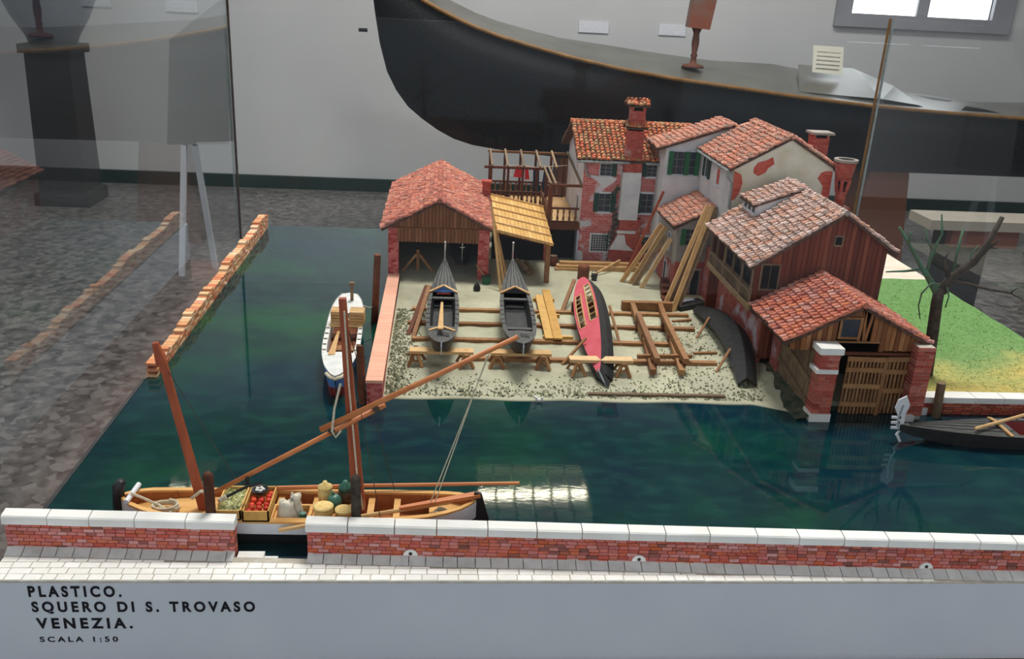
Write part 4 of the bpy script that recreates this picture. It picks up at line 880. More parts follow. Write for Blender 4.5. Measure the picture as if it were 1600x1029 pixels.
for y in (69, 72.5, 74.9): MB().bar((30.6, y, 4.8), (28.3, y, 6.1), .2).build('bracket', M['grey_wood'], hf)

# ------------------------------------------------------------------ gondolas
def gond_w(t): return (max(0, 1 - abs(1 - 2 * t) ** 3.4) ** .75 if t < .5 else max(0, 1 - (2 * t - 1) ** 2.1) ** .95)
def gondola(name, label, L=23.4, W=3.3, inner='gondola', second_trim=False, bow_z=3.1, stern_z=2.5, red=False):
    rt = root(name, label, 'gondola', (0, 0, 0), 'gondolas of the model boatyard', local=True)
    zg = lambda t: 1.55 + ((stern_z - 1.55) * (1 - 2 * t) ** 3 if t < .5 else (bow_z - 1.55) * (2 * t - 1) ** 2.6)
    zb = lambda t: .1 + ((stern_z - .7) * (1 - 2 * t) ** 4 if t < .5 else (bow_z - .6) * (2 * t - 1) ** 4)
    w_ = lambda t: max(.05, W / 2 * gond_w(t)); yy = lambda t: (t - .5) * L
    ts = [0, .01, .03, .06, .1, .15, .22, .3, .4, .5, .6, .68, .76, .84, .9, .95, .98, 1]
    MB().loft([[(-w_(t), yy(t), zg(t)), (-w_(t) * .62, yy(t), zb(t)), (w_(t) * .62, yy(t), zb(t)), (w_(t), yy(t), zg(t))] for t in ts], False).build('hull', M['gondola'], rt, True)
    def deck(t0, t1, crown, mt, nm, n=8):
        MB().loft([[(w_(t) * s_, yy(t), zg(t) + .02 + crown * (1 - s_ * s_) * min(1, w_(t))) for s_ in (-1, -.6, -.2, .2, .6, 1)] for t in [t0 + (t1 - t0) * i / n for i in range(n + 1)]], False).build(nm, M[mt], rt, True)
    deck(.68, 1, .3, 'gondola_deck', 'bow_deck', 12); deck(0, .2, .15, 'gondola_deck', 'stern_deck')
    for s_ in (-.66, -.33, 0, .33, .66): MB().tube([(w_(t) * s_, yy(t), zg(t) + .03 + .3 * (1 - s_ * s_) * min(1, w_(t))) for t in (.685, .76, .84, .92, .97)], .025, 4).build('deck_seam', M['black'], rt, True)
    ct = [.2 + .48 * i / 10 for i in range(11)]
    for sd in (-1, 1): MB().loft([[(sd * w_(t), yy(t), zg(t) + .03), (sd * w_(t) * .76, yy(t), zg(t) + .05), (sd * w_(t) * .76, yy(t), zg(t) - .15)] for t in ct], False).build('side_deck', M['gondola_deck'], rt, True)
    MB().loft([[(-w_(t) * .77, yy(t), zg(t)), (-w_(t) * .6, yy(t), .45), (w_(t) * .6, yy(t), .45), (w_(t) * .77, yy(t), zg(t))] for t in ct], False).build('cockpit', M['boat_red' if red else 'gondola'], rt, True)
    for sd in (-1, 1):
        for k in range(6):
            t = .3 + .055 * k; MB().box(sd * w_(t) * .88 - .17, sd * w_(t) * .88 + .17, yy(t) - .06, yy(t) + .06, zg(t) + .03, zg(t) + .09).build('cleat', M['black'], rt, True)
    t = .68; z = zg(t); a = w_(t)
    for sd in (-1, 1): MB().bar((sd * a * 1.02, yy(t) - .35, z + .1), (0, yy(t) + .25, z + .62), .3, .12).build('trim_board', M['pale_wood'], rt, True)
    MB().prism([(-a * .95, yy(t) - .1, z), (a * .95, yy(t) - .1, z), (0, yy(t) + .2, z + .5)], (0, .15, 0)).build('cabin_front', M['boat_blue' if second_trim else 'black'], rt, True)
    if second_trim:
        MB().bar((-.7, yy(t) - .3, z - .1), (.7, yy(t) - .3, z - .1), .2, .12).build('red_bar', M['boat_red'], rt, True)
        for sd in (-1, 1): MB().bar((sd * w_(.2) * .85, yy(.19), zg(.2) + .15), (0, yy(.2) + .35, zg(.2) + .32), .25, .1).build('trim_board', M['pale_wood'], rt, True)
    for t in (.63, .27): MB().box(-w_(t) * .78, w_(t) * .78, yy(t) - .25, yy(t) + .25, zg(t) - .3, zg(t) - .15).build('thwart', M['gondola_deck'], rt, True)
    MB().prism([(-.1, yy(.1), zg(.1) + .17), (.65, yy(.1) - .1, zg(.1) + .17), (.6, yy(.15), zg(.15) + .14), (-.1, yy(.15) + .1, zg(.15) + .17)], (0, 0, .03)).build('hatch', M['black'], rt, True)
    MB().tube([(0, yy(1) - .1, zg(1) - .6), (0, yy(1) + .18, zg(1)), (0, yy(1) + .2, zg(1) + .7), (0, yy(1) + .05, zg(1) + 1.7)], [.06, .1, .09, .12], 6).build('prow_iron', M['steel'], rt, True)
    MB().tube([(0, yy(0) - .12, zg(0) - 1.0), (0, yy(0) - .16, zg(0) - .3), (0, yy(0) + .05, zg(0) + .15)], [.07, .08, .06], 6).build('stern_iron', M['steel'], rt, True)
    return rt
def place(o, x, y, z, rz=0, rx=0): o.location = (x * S, y * S, (z + Z0) * S); o.rotation_euler = (math.radians(rx), 0, math.radians(rz)); return o
g1 = place(gondola('gondola', 'grey-black gondola on trestles nearest the coping wall, oar lying inside', second_trim=True, W=3.1), .25, 82.2, 1.35, -.5)
g2 = place(gondola('gondola', 'grey-black gondola on trestles in front of the yellow lean-to', bow_z=3.2), 7.4, 82.4, 1.35, -1.5)
g4 = place(gondola('gondola', 'black gondola afloat beside the boathouse, silver prow pointing left', L=25, W=3.6, red=True, bow_z=1.75, stern_z=2.4), 48.6, 61.3, -.25, 90)
MB().bar((.05, 73.2, 4.05), (.15, 83.2, 3.0), .5, .1, (0, 0, 1), .22).build('oar', M['pale_wood'], label='pale wooden oar lying lengthwise in the gondola nearest the coping wall', cat='oar')
MB().tube([(41.6, 60.2, 1.75), (49, 62.6, 2.5)], .13, 6).build('oar', M['pale_wood'], label='long pale oar lying in the floating gondola by the boathouse', cat='oar')
# silver comb prow of the floating gondola
MB().prism([(36.15, 61.25, 1.0), (35.85, 61.25, 2.2), (35.45, 61.25, 2.9), (35.6, 61.25, 3.6), (36.2, 61.25, 3.95), (36.6, 61.25, 3.2), (36.4, 61.25, 2.4), (36.45, 61.25, 1.3)], (0, .12, 0)).prism([(36.3, 61.25, 1.2), (35.95, 61.25, .6), (36.4, 61.25, -.1), (36.55, 61.25, 0), (36.15, 61.25, .7), (36.45, 61.25, 1.2)], (0, .1, 0)).box(35.35, 36.1, 61.25, 61.35, 2.0, 2.2).box(35.4, 36.1, 61.25, 61.35, 1.55, 1.75).box(35.45, 36.1, 61.25, 61.35, 1.1, 1.3).build('comb_iron', M['hull_white'])
ci = bpy.data.objects['comb_iron']; ci.parent = g4; bpy.context.view_layer.update(); ci.matrix_parent_inverse = g4.matrix_world.inverted(); ci['label'] = 'silver-white comb-shaped prow iron'

# overturned gondola with red bottom
rg = root('gondola', 'gondola turned over on trestles, red bottom with two ribbed openings', 'gondola', (14.7, 82, .45), 'gondolas of the model boatyard')
an = math.radians(34); nn = V3(-math.sin(an), 0, math.cos(an)); uu = V3(math.cos(an), 0, math.sin(an))
def rc(t): return V3(15.3, 94.0, 2.5).lerp(V3(13.75, 71.0, 1.3), t) + V3(-.35 * math.sin(math.pi * t), 0, 1.0 * math.sin(math.pi * t) ** .7)
def rw_(t): return max(.04, 1.32 * max(0, math.sin(math.pi * min(1, t * .98 + .01))) ** .62 * (1 - .12 * t))
ts = [i / 40 for i in range(41)]; ss = [-1, -.78, -.25, .2, .82, 1]
mb = MB(); vs = [rc(t) + uu * rw_(t) * s_ for t in ts for s_ in ss]; fs = []
for i in range(40):
    for j in range(5):
        t = (i + .5) / 40
        if (j == 1 and .29 < t < .65) or (j == 3 and .2 < t < .63): continue
        fs.append((i * 6 + j, i * 6 + j + 1, i * 6 + 7 + j, i * 6 + 6 + j))
n0 = len(vs); vs2 = vs + [q - nn * .12 for q in vs]; fs2 = fs + [tuple(k + n0 for k in f) for f in fs]
mb.add(vs2, fs2).build('bottom', M['red_bottom'], rg)
for sd in (-1, 1): MB().loft([[rc(t) + uu * rw_(t) * sd - nn * .02, rc(t) + uu * (rw_(t) + .32) * sd - nn * .7, rc(t) + uu * (rw_(t) + .5) * sd - nn * 1.45, rc(t) + uu * (rw_(t) + .4) * sd - nn * 1.45, rc(t) + uu * (rw_(t) - .02) * sd - nn * .13] for t in ts], False).build('side', M['gondola'], rg)
for j, (s0, s1, t0, t1, n) in enumerate([(-.78, -.25, .29, .65, 7), (.2, .82, .2, .63, 7)]):
    tt = [t0 + (t1 - t0) * i / 12 for i in range(13)]
    for s_ in (s0, s1): MB().tube([rc(t) + uu * rw_(t) * s_ + nn * .03 for t in tt], .07, 5).build('opening_trim', M['pale_wood'], rg)
    for i in range(n + 1):
        t = t0 + (t1 - t0) * i / n; a, b = rc(t) + uu * rw_(t) * s0, rc(t) + uu * rw_(t) * s1
        MB().bar(a - nn * .06, b - nn * .06, .1, .14, nn).build('rib', M['pale_wood'], rg)
        if j == 1: MB().bar(b - nn * .06, b + uu * .5 - nn * 1.2, .1, .12, nn).build('rib', M['wood'], rg)
MB().tube([rc(.99) + nn * .05, rc(1) + V3(.35, -.75, -.5), rc(1) + V3(.7, -1.2, -.95)], [.07, .09, .05], 6).build('stem_iron', M['steel'], rg)
MB().loft([[rc(1) + uu * .3, rc(1) - uu * .3, rc(1) - uu * .45 - nn * 1.4, rc(1) + uu * .45 - nn * 1.4], [rc(1) + V3(.75, -1.25, -.75) + uu * .06, rc(1) + V3(.7, -1.25, -.75) - uu * .06, rc(1) + V3(.7, -1.1, -1.0) - uu * .06, rc(1) + V3(.75, -1.1, -1.0) + uu * .06]]).build('stem', M['gondola'], rg)

# sawhorses and cross planks
sw = root('sawhorse', 'x', 'trestle', (0, 0, 0), 'sawhorses under the gondolas', local=True)
MB().bar((0, -.8, 1.1), (0, .8, 1.1), .42, .26).build('top_beam', M['wood'], sw, True)
for sx in (-1, 1):
    for sy in (-1, 1): MB().bar((sx * .62, sy * .9, 0), (sx * .12, sy * .5, 1.15), .26, .2).build('leg', M['wood'], sw, True)
for sy in (-1, 1): MB().bar((-.4, sy * .72, .5), (.4, sy * .72, .5), .1, .18).build('brace', M['wood'], sw, True)
def crossplank(x0, x1, y, z, label): MB().box(x0, x1, y - .5, y + .5, z, z + .26).build('trestle_plank', M['pale_wood'], label=label, cat='plank', group='planks across the sawhorses')
for i, (x, y, lb) in enumerate([(-2.0, 73.9, 'left sawhorse under the gondola nearest the coping wall'), (2.3, 73.7, 'right sawhorse under the gondola nearest the coping wall'), (5.1, 73.8, 'left sawhorse under the gondola in front of the lean-to'), (9.25, 73.7, 'right sawhorse under the gondola in front of the lean-to'), (12.1, 72.6, 'left sawhorse under the red-bottomed gondola'), (16.2, 72.6, 'right sawhorse under the red-bottomed gondola')]):
    o = sw if i == 0 else copy_tree(sw); place(o, x, y, gz(x, y - .6) + .02, R(-8, 8)); o['label'] = lb
crossplank(-2.6, 3.0, 73.8, 1.62, 'plank across two sawhorses under the gondola nearest the coping wall'); crossplank(4.5, 9.9, 73.75, 1.62, 'plank across two sawhorses under the gondola in front of the lean-to'); crossplank(11.4, 17.0, 72.6, 1.62, 'plank across two sawhorses under the red-bottomed gondola')
for i, (x0, x1, y, lb) in enumerate([(-2.9, 26.0, 87.8, 'farthest long sleeper beam lying across the boatyard'), (-3.2, 25.6, 83.7, 'second sleeper beam across the boatyard, counted from the shed'), (-2.6, 22.5, 79.4, 'third sleeper beam across the boatyard, counted from the shed'), (3.0, 25.4, 74.9, 'nearest sleeper beam across the boatyard, by the sawhorses')]):
    MB().box(x0, x1, y - .3, y + .3, .42, .8).build('sleeper_beam', M['wood'], label=lb, cat='beam', group='sleeper beams in the boatyard')
for x, y in ((.2, 83.7), (7.4, 83.7)):
    MB().box(x - 1.2, x + 1.2, y - .25, y + .25, .85, 1.5).build('keel_block', M['dark_wood'], label='keel block under the gondola ' + ('nearest the coping wall' if x < 2 else 'in front of the lean-to'), cat='block', group='keel blocks')
for x, y in ((15.2, 87.8), (15, 79.4)):
    MB().box(x - 1.6, x + .8, y - .25, y + .25, .85, 1.75).build('keel_block', M['dark_wood'], label='support block under the %s part of the red-bottomed gondola' % ('far' if y > 80 else 'near'), cat='block', group='keel blocks')
MB().box(12.6, 24.4, 68.4, 68.8, .06, .36).build('shore_timber', M['grey_wood'], label='long weathered timber at the water edge of the boatyard', cat='timber')
def stick(p, q, w, label, mt='wood', cat='prop', h=None, grp='props and planks leaning on boats'): return MB().bar(p, q, w, h or w * .6).build('leaning_plank' if cat == 'plank' else 'prop_stick', M[mt], label=label, cat=cat, group=grp)
stick((-3.0, 80.6, .5), (-1.45, 88.2, 3.0), .4, 'outer plank leaning against the gondola nearest the coping wall', 'dark_wood', 'plank'); stick((-2.5, 80.2, .5), (-1.15, 87.6, 3.2), .4, 'inner plank leaning against the gondola nearest the coping wall', 'wood', 'plank')
stick((-2.9, 75.9, .5), (-1.6, 75.0, 1.4), .3, 'short stick beside the leftmost sawhorse', 'wood')
stick((12.5, 87.6, .5), (14.3, 92.0, 2.9), .4, 'wide prop at the left of the red-bottomed gondola'); stick((17.2, 79.0, .5), (16.7, 83.5, 3.0), .25, 'thin prop at the right of the red-bottomed gondola'); stick((11.0, 74.2, .5), (13.3, 76.0, 2.4), .25, 'short prop by the near end of the red-bottomed gondola')
# slipway cradle
sl = root('slipway_cradle', 'wooden slipway cradle of paired rails between red gondola and overturned boat', 'cradle', (20.8, 81, .45))
for xa, xb in ((20.3, 19.0), (23.3, 21.6)):
    MB().bar((xa, 89.4, 1.15), (xb + .5, 78.5, 1.15), .5, .55).build('rail', M['wood'], sl); MB().bar((xb + .9, 84.5, 1.75), (xb + .25, 72.6, 1.75), .5, .5).build('upper_rail', M['wood'], sl); MB().bar((xb + .5, 78.6, 1.1), (xb - .2, 71.9, .95), .5, .5).build('rail', M['wood'], sl)
    for y in (83.5, 79.5, 73.6): MB().box(xb + .35 + (y - 76) * .06 - .25, xb + .35 + (y - 76) * .06 + .25, y - .3, y + .3, .45, 1.55).build('block', M['dark_wood'], sl)
MB().box(19.2, 24.6, 89.2, 89.9, .45, 1.45).build('head_beam', M['wood'], sl); MB().bar((17.9, 74.6, 1.3), (23.0, 74.9, 1.3), .35, .35).build('cross_tie', M['wood'], sl)
# pallet of planks
pb = root('plank_pallet', 'two long yellow planks resting on cross battens beside the gondola', 'planks', (11, 86, .5))
MB().bar((10.6, 92.2, .95), (10.4, 79.4, .95), .8, .16).build('plank', M['yellow_wood'], pb); MB().bar((11.5, 93.6, 1.1), (11.2, 79.0, 1.1), .85, .16).build('plank', M['yellow_wood'], pb)
for y in (91.5, 86.5, 80.4): MB().bar((9.9, y, .7), (12.2 + (.6 if y < 82 else 0), y, .7), .35, .35).build('batten', M['yellow_wood'], pb)
# plank pile, stump, bucket
for k, (z, y, x0, x1) in enumerate([(.65, 103.4, 13.6, 24.5), (.65, 104.3, 14.1, 25.0), (.95, 103.7, 13.8, 24.0), (.95, 104.5, 14.6, 24.6), (1.25, 104.1, 14.2, 24.2)]):
    MB().bar((x0, y, z), (x1, y + R(-.3, .3), z), .75, .26).build('stacked_plank', M['pale_wood'], label='long plank in the pile at the foot of the tall brick house, ' + ('bottom front', 'bottom back', 'middle front', 'middle back', 'topmost')[k], cat='plank', group='plank pile by the tall house')
MB().lathe((16.6, 100.3, .45), [(.68, 0), (.7, 1.2), (.64, 1.6), (.5, 1.66)], 12).build('tree_stump', M['dark_wood'], label='squat dark chopping stump in front of the plank pile', cat='stump', smooth=True)
bk = root('tar_bucket', 'small black bucket standing beside the chopping stump', 'bucket', (17.8, 99.6, .45))
MB().lathe((17.8, 99.6, .45), [(.3, 0), (.38, .8)], 10).build('pail', M['black'], bk)
MB().tube([(17.45, 99.6, 1.25), (17.5, 99.6, 1.5), (17.8, 99.6, 1.62), (18.1, 99.6, 1.5), (18.15, 99.6, 1.25)], .04, 4).build('handle', M['steel'], bk)
stick((17.6, 101.0, .55), (21.6, 104.2, 1.7), .25, 'thin stick resting on the plank pile', 'pale_wood')
gb = root('green_bucket', 'small dark green bucket at the foot of the shed pillar', 'bucket', (5.1, 97.2, .45))
MB().lathe((5.1, 97.2, .45), [(.42, 0), (.52, .95)], 12).build('pail', M['green'], gb); MB().lathe((5.1, 97.2, 1.4), [(.55, 0), (.55, .08)], 12).build('rim', M['black'], gb)
MB().tube([(5.1, 97.2, 1.1), (3.9, 97.5, 2.6)], .09, 5).build('brush_handle', M['wood'], gb)
MB().lathe((3.95, 94.6, .45), [(.36, 0), (.42, .35), (.3, .75), (.12, .95)], 9).build('small_sack', M['black'], label='small black sack standing on the yard beside the green bucket', cat='sack')
# timber stacks leaning on the low house
for k, (b, t, w_, mt) in enumerate([((21.2, 99.9, .48), (24.95, 99.9, 11.2), .26, 'mast'), ((21.0, 99.3, .48), (24.9, 99.0, 7.6), .5, 'pale_wood'), ((21.9, 98.8, .48), (25.3, 98.6, 7.4), .5, 'pale_wood'), ((22.3, 98.2, .48), (25.2, 98.0, 6.6), .55, 'grey_wood'), ((22.9, 97.2, .48), (25.75, 97.4, 6.4), .5, 'pale_wood')]):
    MB().bar(b, t, w_, .26, (0, 1, 0)).build('leaning_timber', M[mt], label='timber leaning on the side wall of the low house, ' + ('thin red tallest one', 'second from the left', 'middle one', 'grey one', 'rightmost and shortest')[k], cat='timber', group='timbers leaning beside the low house')
for k, (b, t, w_, mt) in enumerate([((23.9, 90.2, .48), (28.5, 94.2, 11.0), .42, 'pale_wood'), ((24.5, 90.8, .48), (28.8, 94.6, 9.8), .42, 'grey_wood'), ((24.7, 89.4, .48), (29.0, 94.2, 10.9), .5, 'pale_wood'), ((25.3, 89.8, .48), (29.5, 94.4, 10.6), .5, 'grey_wood')]):
    MB().bar(b, t, w_, .28, (0, 1, 0)).build('leaning_timber', M[mt], label='long timber leaning on the roof edge of the low house, ' + ('leftmost', 'second', 'third', 'rightmost')[k], cat='timber', group='timbers leaning on the low house roof')
tb = root('step_block', 'dark timber steps beside the door of the low house', 'steps', (25, 97, .45))
for k in range(4): MB().box(24.4 + k * .25, 25.9, 92.6 + k * 1.3, 93.8 + k * 1.3, .45, .8 + k * .3).build('step', M['dark_wood'], tb)
ws = root('wash_tub', 'pale blue-rimmed dark basin near the overturned boat', 'basin', (26.6, 90.8, .45))
MB().bar((25.2, 90.0, .75), (28.6, 92.0, .75), 1.5, .55).build('tub', M['gondola'], ws); MB().bar((25.8, 91.0, 1.06), (27.6, 92.0, 1.06), .5, .06).build('rim', M['blue_plaster'], ws)

# overturned dark boat by the right wall
ov = root('overturned_boat', 'dark grey flat-bottomed boat lying on its side by the brick wall', 'boat', (27.3, 79, .45))
a2 = math.radians(40); n2 = V3(-math.sin(a2), 0, math.cos(a2)); u2 = V3(math.cos(a2), 0, math.sin(a2))
def oc(t): return V3(27.0, 89.0, 1.15) * (1 - t) + V3(26.4, 70.4, .95) * t + V3(.75, 0, 1.35) * math.sin(math.pi * t)
def ow(t): return .12 + .85 * math.sin(math.pi * min(1, .06 + t * .84)) ** .8
ts = [i / 20 for i in range(21)]
MB().loft([[oc(t) - u2 * (ow(t) + .25) - n2 * .9, oc(t) - u2 * ow(t), oc(t), oc(t) + u2 * ow(t), oc(t) + u2 * (ow(t) + .3) - n2 * 1.3] for t in ts], False).build('hull', M['gondola'], ov, smooth=False)
MB().loft([[oc(t) - u2 * (ow(t) + .2) - n2 * .9, oc(t) - u2 * (ow(t) - .06) - n2 * .08, oc(t) - n2 * .08, oc(t) + u2 * (ow(t) - .06) - n2 * .08, oc(t) + u2 * (ow(t) + .2) - n2 * 1.3] for t in ts], False).build('inner_lining', M['dark_wood'], ov)
MB().tube([oc(t) + u2 * ow(t) for t in ts], .06, 5).build('chine_strip', M['black'], ov)
stick((25.3, 81.6, .5), (26.9, 83.4, 2.1), .22, 'far prop stick holding the overturned dark boat'); stick((24.9, 73.2, .5), (26.6, 75.2, 2.0), .22, 'near prop stick holding the overturned dark boat')
stick((23.9, 86.0, .6), (26.0, 86.6, .62), .3, 'short plank lying near the far end of the overturned boat', 'wood'); stick((23.9, 77.4, .6), (26.2, 77.6, .62), .3, 'short plank lying near the middle of the overturned boat', 'wood')

# ------------------------------------------------------------------ white work boat on the canal
wb = root('work_boat', 'white work boat with blue and red hull moored beside the coping wall', 'boat', (-8.7, 77.5, 0))
def bc(t): return -8.25 - 1.0 * t
def bw(t): return max(.05, 1.68 * (max(0, 1 - (1 - t / .45) ** 2.4) ** .7 if t < .45 else max(0, 1 - ((t - .45) / .575) ** 4.0) ** .5))
def bz(t): return 1.65 + .6 * (1 - t) ** 3 + .25 * t ** 4
by = lambda t: 66.7 + 21.6 * t
ts = [0, .02, .05, .1, .16, .24, .34, .45, .55, .65, .75, .83, .9, .95, .98, 1]
def strake(f0, f1, mt, nm):
    for sd in (-1, 1): MB().loft([[(bc(t) + sd * bw(t) * (.72 + .28 * f), by(t) + (.9 * (1 - f) if t < .03 else 0), bz(t) * f) for f in (f0, f1)] for t in ts], False).build(nm, M[mt], wb)
strake(0, .4, 'boat_red', 'lower_strake'); strake(.4, .95, 'boat_blue', 'upper_strake'); strake(.95, 1.05, 'boat_white', 'gunwale')
def bdeck(t0, t1, z_, nm, mt='boat_white', k=.98, n=8): MB().loft([[(bc(t) - bw(t) * k, by(t), bz(t) + z_), (bc(t), by(t), bz(t) + z_ + .12), (bc(t) + bw(t) * k, by(t), bz(t) + z_)] for t in [t0 + (t1 - t0) * i / n for i in range(n + 1)]], False).build(nm, M[mt], wb)
bdeck(.0, .27, 0, 'fore_deck'); bdeck(.74, 1, 0, 'aft_deck', n=12)
for sd in (-1, 1):
    MB().loft([[(bc(t) + sd * bw(t) * .99, by(t), bz(t) + .02), (bc(t) + sd * (bw(t) - .42), by(t), bz(t) + .02), (bc(t) + sd * (bw(t) - .42), by(t), .4)] for t in [.27 + .47 * i / 8 for i in range(9)]], False).build('side_deck', M['boat_white'], wb)
    for k in range(5):
        t = .3 + k * .065; MB().box(bc(t) + sd * (bw(t) - .2) - .16, bc(t) + sd * (bw(t) - .2) + .16, by(t) - .07, by(t) + .07, bz(t) + .02, bz(t) + .09).build('cleat', M['grey_wood'], wb)
MB().loft([[(bc(t) - bw(t) + .4, by(t), .42), (bc(t) + bw(t) - .4, by(t), .42)] for t in [.2 + .6 * i / 8 for i in range(9)]], False).build('floor', M['dark_wood'], wb)
MB().box(-10.2, -7.2, 79.2, 79.8, 1.7, 1.86).box(-10.1, -7.2, 80.6, 81.2, 1.7, 1.86).build('thwart', M['pale_wood'], wb)
MB().box(-9.5, -7.5, 75.2, 76.4, .42, 1.05).build('engine_box', M['wood'], wb)
MB().bar((-8.85, 86.4, 1.6), (-8.8, 86.0, 3.7), .3, .3).box(-9.05, -8.55, 85.8, 86.2, 3.6, 3.9).build('tiller_post', M['grey_wood'], wb)
MB().tube([(bc(t) + sd * (bw(t) + .1), by(t) - .1, bz(t) * .95 - .05) for sd, t in ((-1, .06), (-1, .03), (-1, .015), (0, 0), (1, .015), (1, .03), (1, .06))], .14, 6).build('bow_fender_rope', M['rope'], wb)
MB().tube([(-7.6, 84.6, 2.0), (-7.0, 84.8, 1.7), (-6.4, 85.0, 1.8), (-6.1, 85.3, 2.0)], .06, 5).build('mooring_rope', M['rope'], label='short mooring rope from the white work boat to the pile', cat='rope')
for x, lb in ((-9.45, 'left slatted wooden crate on the white work boat'), (-7.75, 'right slatted wooden crate on the white work boat')):
    cr = root('wooden_crate', lb, 'crate', (x, 80.2, 1.86), 'crates on the work boat')
    MB().box(x - .6, x + .6, 79.6, 81.0, 1.88, 3.0).build('body', M['dark_wood'], cr)
    for k in range(4): MB().box(x - .68, x + .68, 79.5, 79.6, 1.88 + k * .29, 2.12 + k * .29).build('slat', M['pale_wood'], cr)
    for k in range(4): MB().box(x - .68, x + .68, 79.55 + k * .38, 79.87 + k * .38, 3.0, 3.08).build('slat', M['pale_wood'], cr)
    for sd in (-1, 1):
        for k in range(4): MB().box(x + sd * .64 - .04, x + sd * .64 + .04, 79.6, 81.0, 1.88 + k * .29, 2.12 + k * .29).build('slat', M['yellow_wood'], cr)
MB().bar((-9.15, 71.8, 2.0), (-9.35, 79.0, 1.35), .6, .1, (0, 0, 1), .2).build('oar', M['pale_wood'], label='pale paddle lying in the white work boat', cat='oar')
for (b, t, r_, lb) in (((-6.55, 85.4, -.2), (-6.15, 84.4, 7.3), .36, 'dark leaning mooring pile behind the white work boat'), ((-6.1, 66.6, -.2), (-6.35, 67.6, 4.6), .34, 'dark mooring pile at the near end of the coping wall'), ((-6.5, 71.0, -.2), (-6.75, 71.4, 3.0), .3, 'short dark mooring pile between work boat and coping wall')):
    MB().tube([b, t], [r_, r_ * .9], 8).build('mooring_pile', M['dark_wood'], label=lb, cat='pile', group='mooring piles')
MB().tube([(41.75, 65.75, -.2), (41.6, 65.85, 3.1)], [.36, .36], 10).build('mooring_pile', M['grey_wood'], label='short weathered mooring pile in front of the canal wall', cat='pile', group='mooring piles')
gl = root('gull', 'tiny white gull at the water edge of the boatyard', 'bird', (8.3, 67.3, 0))
MB().blob((8.3, 67.3, .22), .34, .14, .16, 8, 5).blob((8.55, 67.3, .42), .12, .11, .11, 6, 4).build('body', M['cap'], gl, smooth=True)
MB().add([(8.25, 67.3, .3), (8.05, 67.15, .5), (7.7, 67.1, .6), (8.0, 67.3, .34), (8.2, 67.5, .5), (7.85, 67.6, .6)], [(0, 1, 2, 3), (0, 4, 5, 3)]).build('wing', M['cap'], gl)

# ------------------------------------------------------------------ cargo sailing boat in front
cbt = root('cargo_boat', 'wooden cargo sailing boat with two masts moored behind the parapet', 'boat', (-8, 48.5, 0))
hbm = [(-18.9, .12), (-18.4, .7), (-17.6, 1.15), (-16, 1.55), (-13, 1.78), (-8, 1.85), (-3, 1.75), (0, 1.45), (1.4, 1.0), (2.2, .5), (2.5, .12)]
gzt = [(-18.9, 2.35), (-16, 1.95), (-10, 1.72), (-4, 1.75), (0, 1.95), (2.5, 2.3)]
xs = [-18.9, -18.6, -18.1, -17.3, -16, -14, -11, -8, -5, -2.5, -.5, .7, 1.5, 2.0, 2.35, 2.5]; yc = 48.5
hb_ = lambda x: interp(hbm, x); gz_ = lambda x: interp(gzt, x)
for sd in (-1, 1):
    MB().loft([[(x, yc + sd * hb_(x) * .8, -.1), (x, yc + sd * hb_(x) * .95, gz_(x) * .45)] for x in xs], False).build('lower_hull', M['black'], cbt)
    MB().loft([[(x, yc + sd * hb_(x) * .95, gz_(x) * .45), (x, yc + sd * hb_(x) * 1.0, gz_(x) - .12)] for x in xs], False).build('upper_hull', M['hull_white'], cbt)
    MB().loft([[(x, yc + sd * hb_(x) * 1.03, gz_(x) - .14), (x, yc + sd * hb_(x) * 1.03, gz_(x)), (x, yc + sd * max(0, hb_(x) - .3), gz_(x)), (x, yc + sd * max(0, hb_(x) - .3), gz_(x) - .14)] for x in xs]).build('gunwale', M['deck_wood'], cbt)
    MB().loft([[(x, yc + sd * max(0, hb_(x) - .28), gz_(x) - .1), (x, yc + sd * max(0, hb_(x) - .42), .5)] for x in xs], False).build('inner_side', M['hull_wood'], cbt)
    for k in range(9): 
        x = -16 + k * 1.9; MB().bar((x, yc + sd * (hb_(x) - .32), gz_(x) - .1), (x, yc + sd * (hb_(x) - .46), .5), .2, .12).build('frame_rib', M['hull_wood'], cbt)
MB().loft([[(x, yc - max(0, hb_(x) - .35), .52), (x, yc + max(0, hb_(x) - .35), .52)] for x in xs], False).build('floor', M['hull_wood'], cbt)
def bdk(x0, x1, z, nm, n=6): MB().loft([[(x, yc - max(.02, hb_(x) - .3), z), (x, yc + max(.02, hb_(x) - .3), z), (x, yc + max(.02, hb_(x) - .3), z - .12), (x, yc - max(.02, hb_(x) - .3), z - .12)] for x in [x0 + (x1 - x0) * i / n for i in range(n + 1)]]).build(nm, M['deck_wood'], cbt)
bdk(-18.4, -13.0, 1.45, 'fore_deck'); bdk(-.4, 2.2, 1.5, 'aft_deck')
for x in (-12.9, -9.6, -7.4, -4.0, -2.4): MB().box(x - .2, x + .2, yc - hb_(x) + .3, yc + hb_(x) - .3, 1.3, 1.45).build('thwart', M['deck_wood'], cbt)
hatch = MB().box(-9.9, -9.7, 46.95, 48.6, 1.3, 1.75).box(-7.65, -7.45, 46.95, 48.6, 1.3, 1.75).box(-9.7, -7.65, 48.45, 48.6, 1.3, 1.75).box(-9.7, -7.65, 46.95, 47.05, 1.3, 1.75).build('hatch_coaming', M['deck_wood'], cbt)
MB().box(-7.3, -4.9, 46.9, 49.9, 1.4, 1.55).build('cargo_deck', M['deck_wood'], cbt)
MB().tube([(-18.9, 48.5, .2), (-19.05, 48.5, 1.6), (-18.95, 48.5, 2.9), (-18.7, 48.5, 3.3)], [.3, .36, .36, .26], 8).build('stem_post', M['black'], cbt, smooth=True)
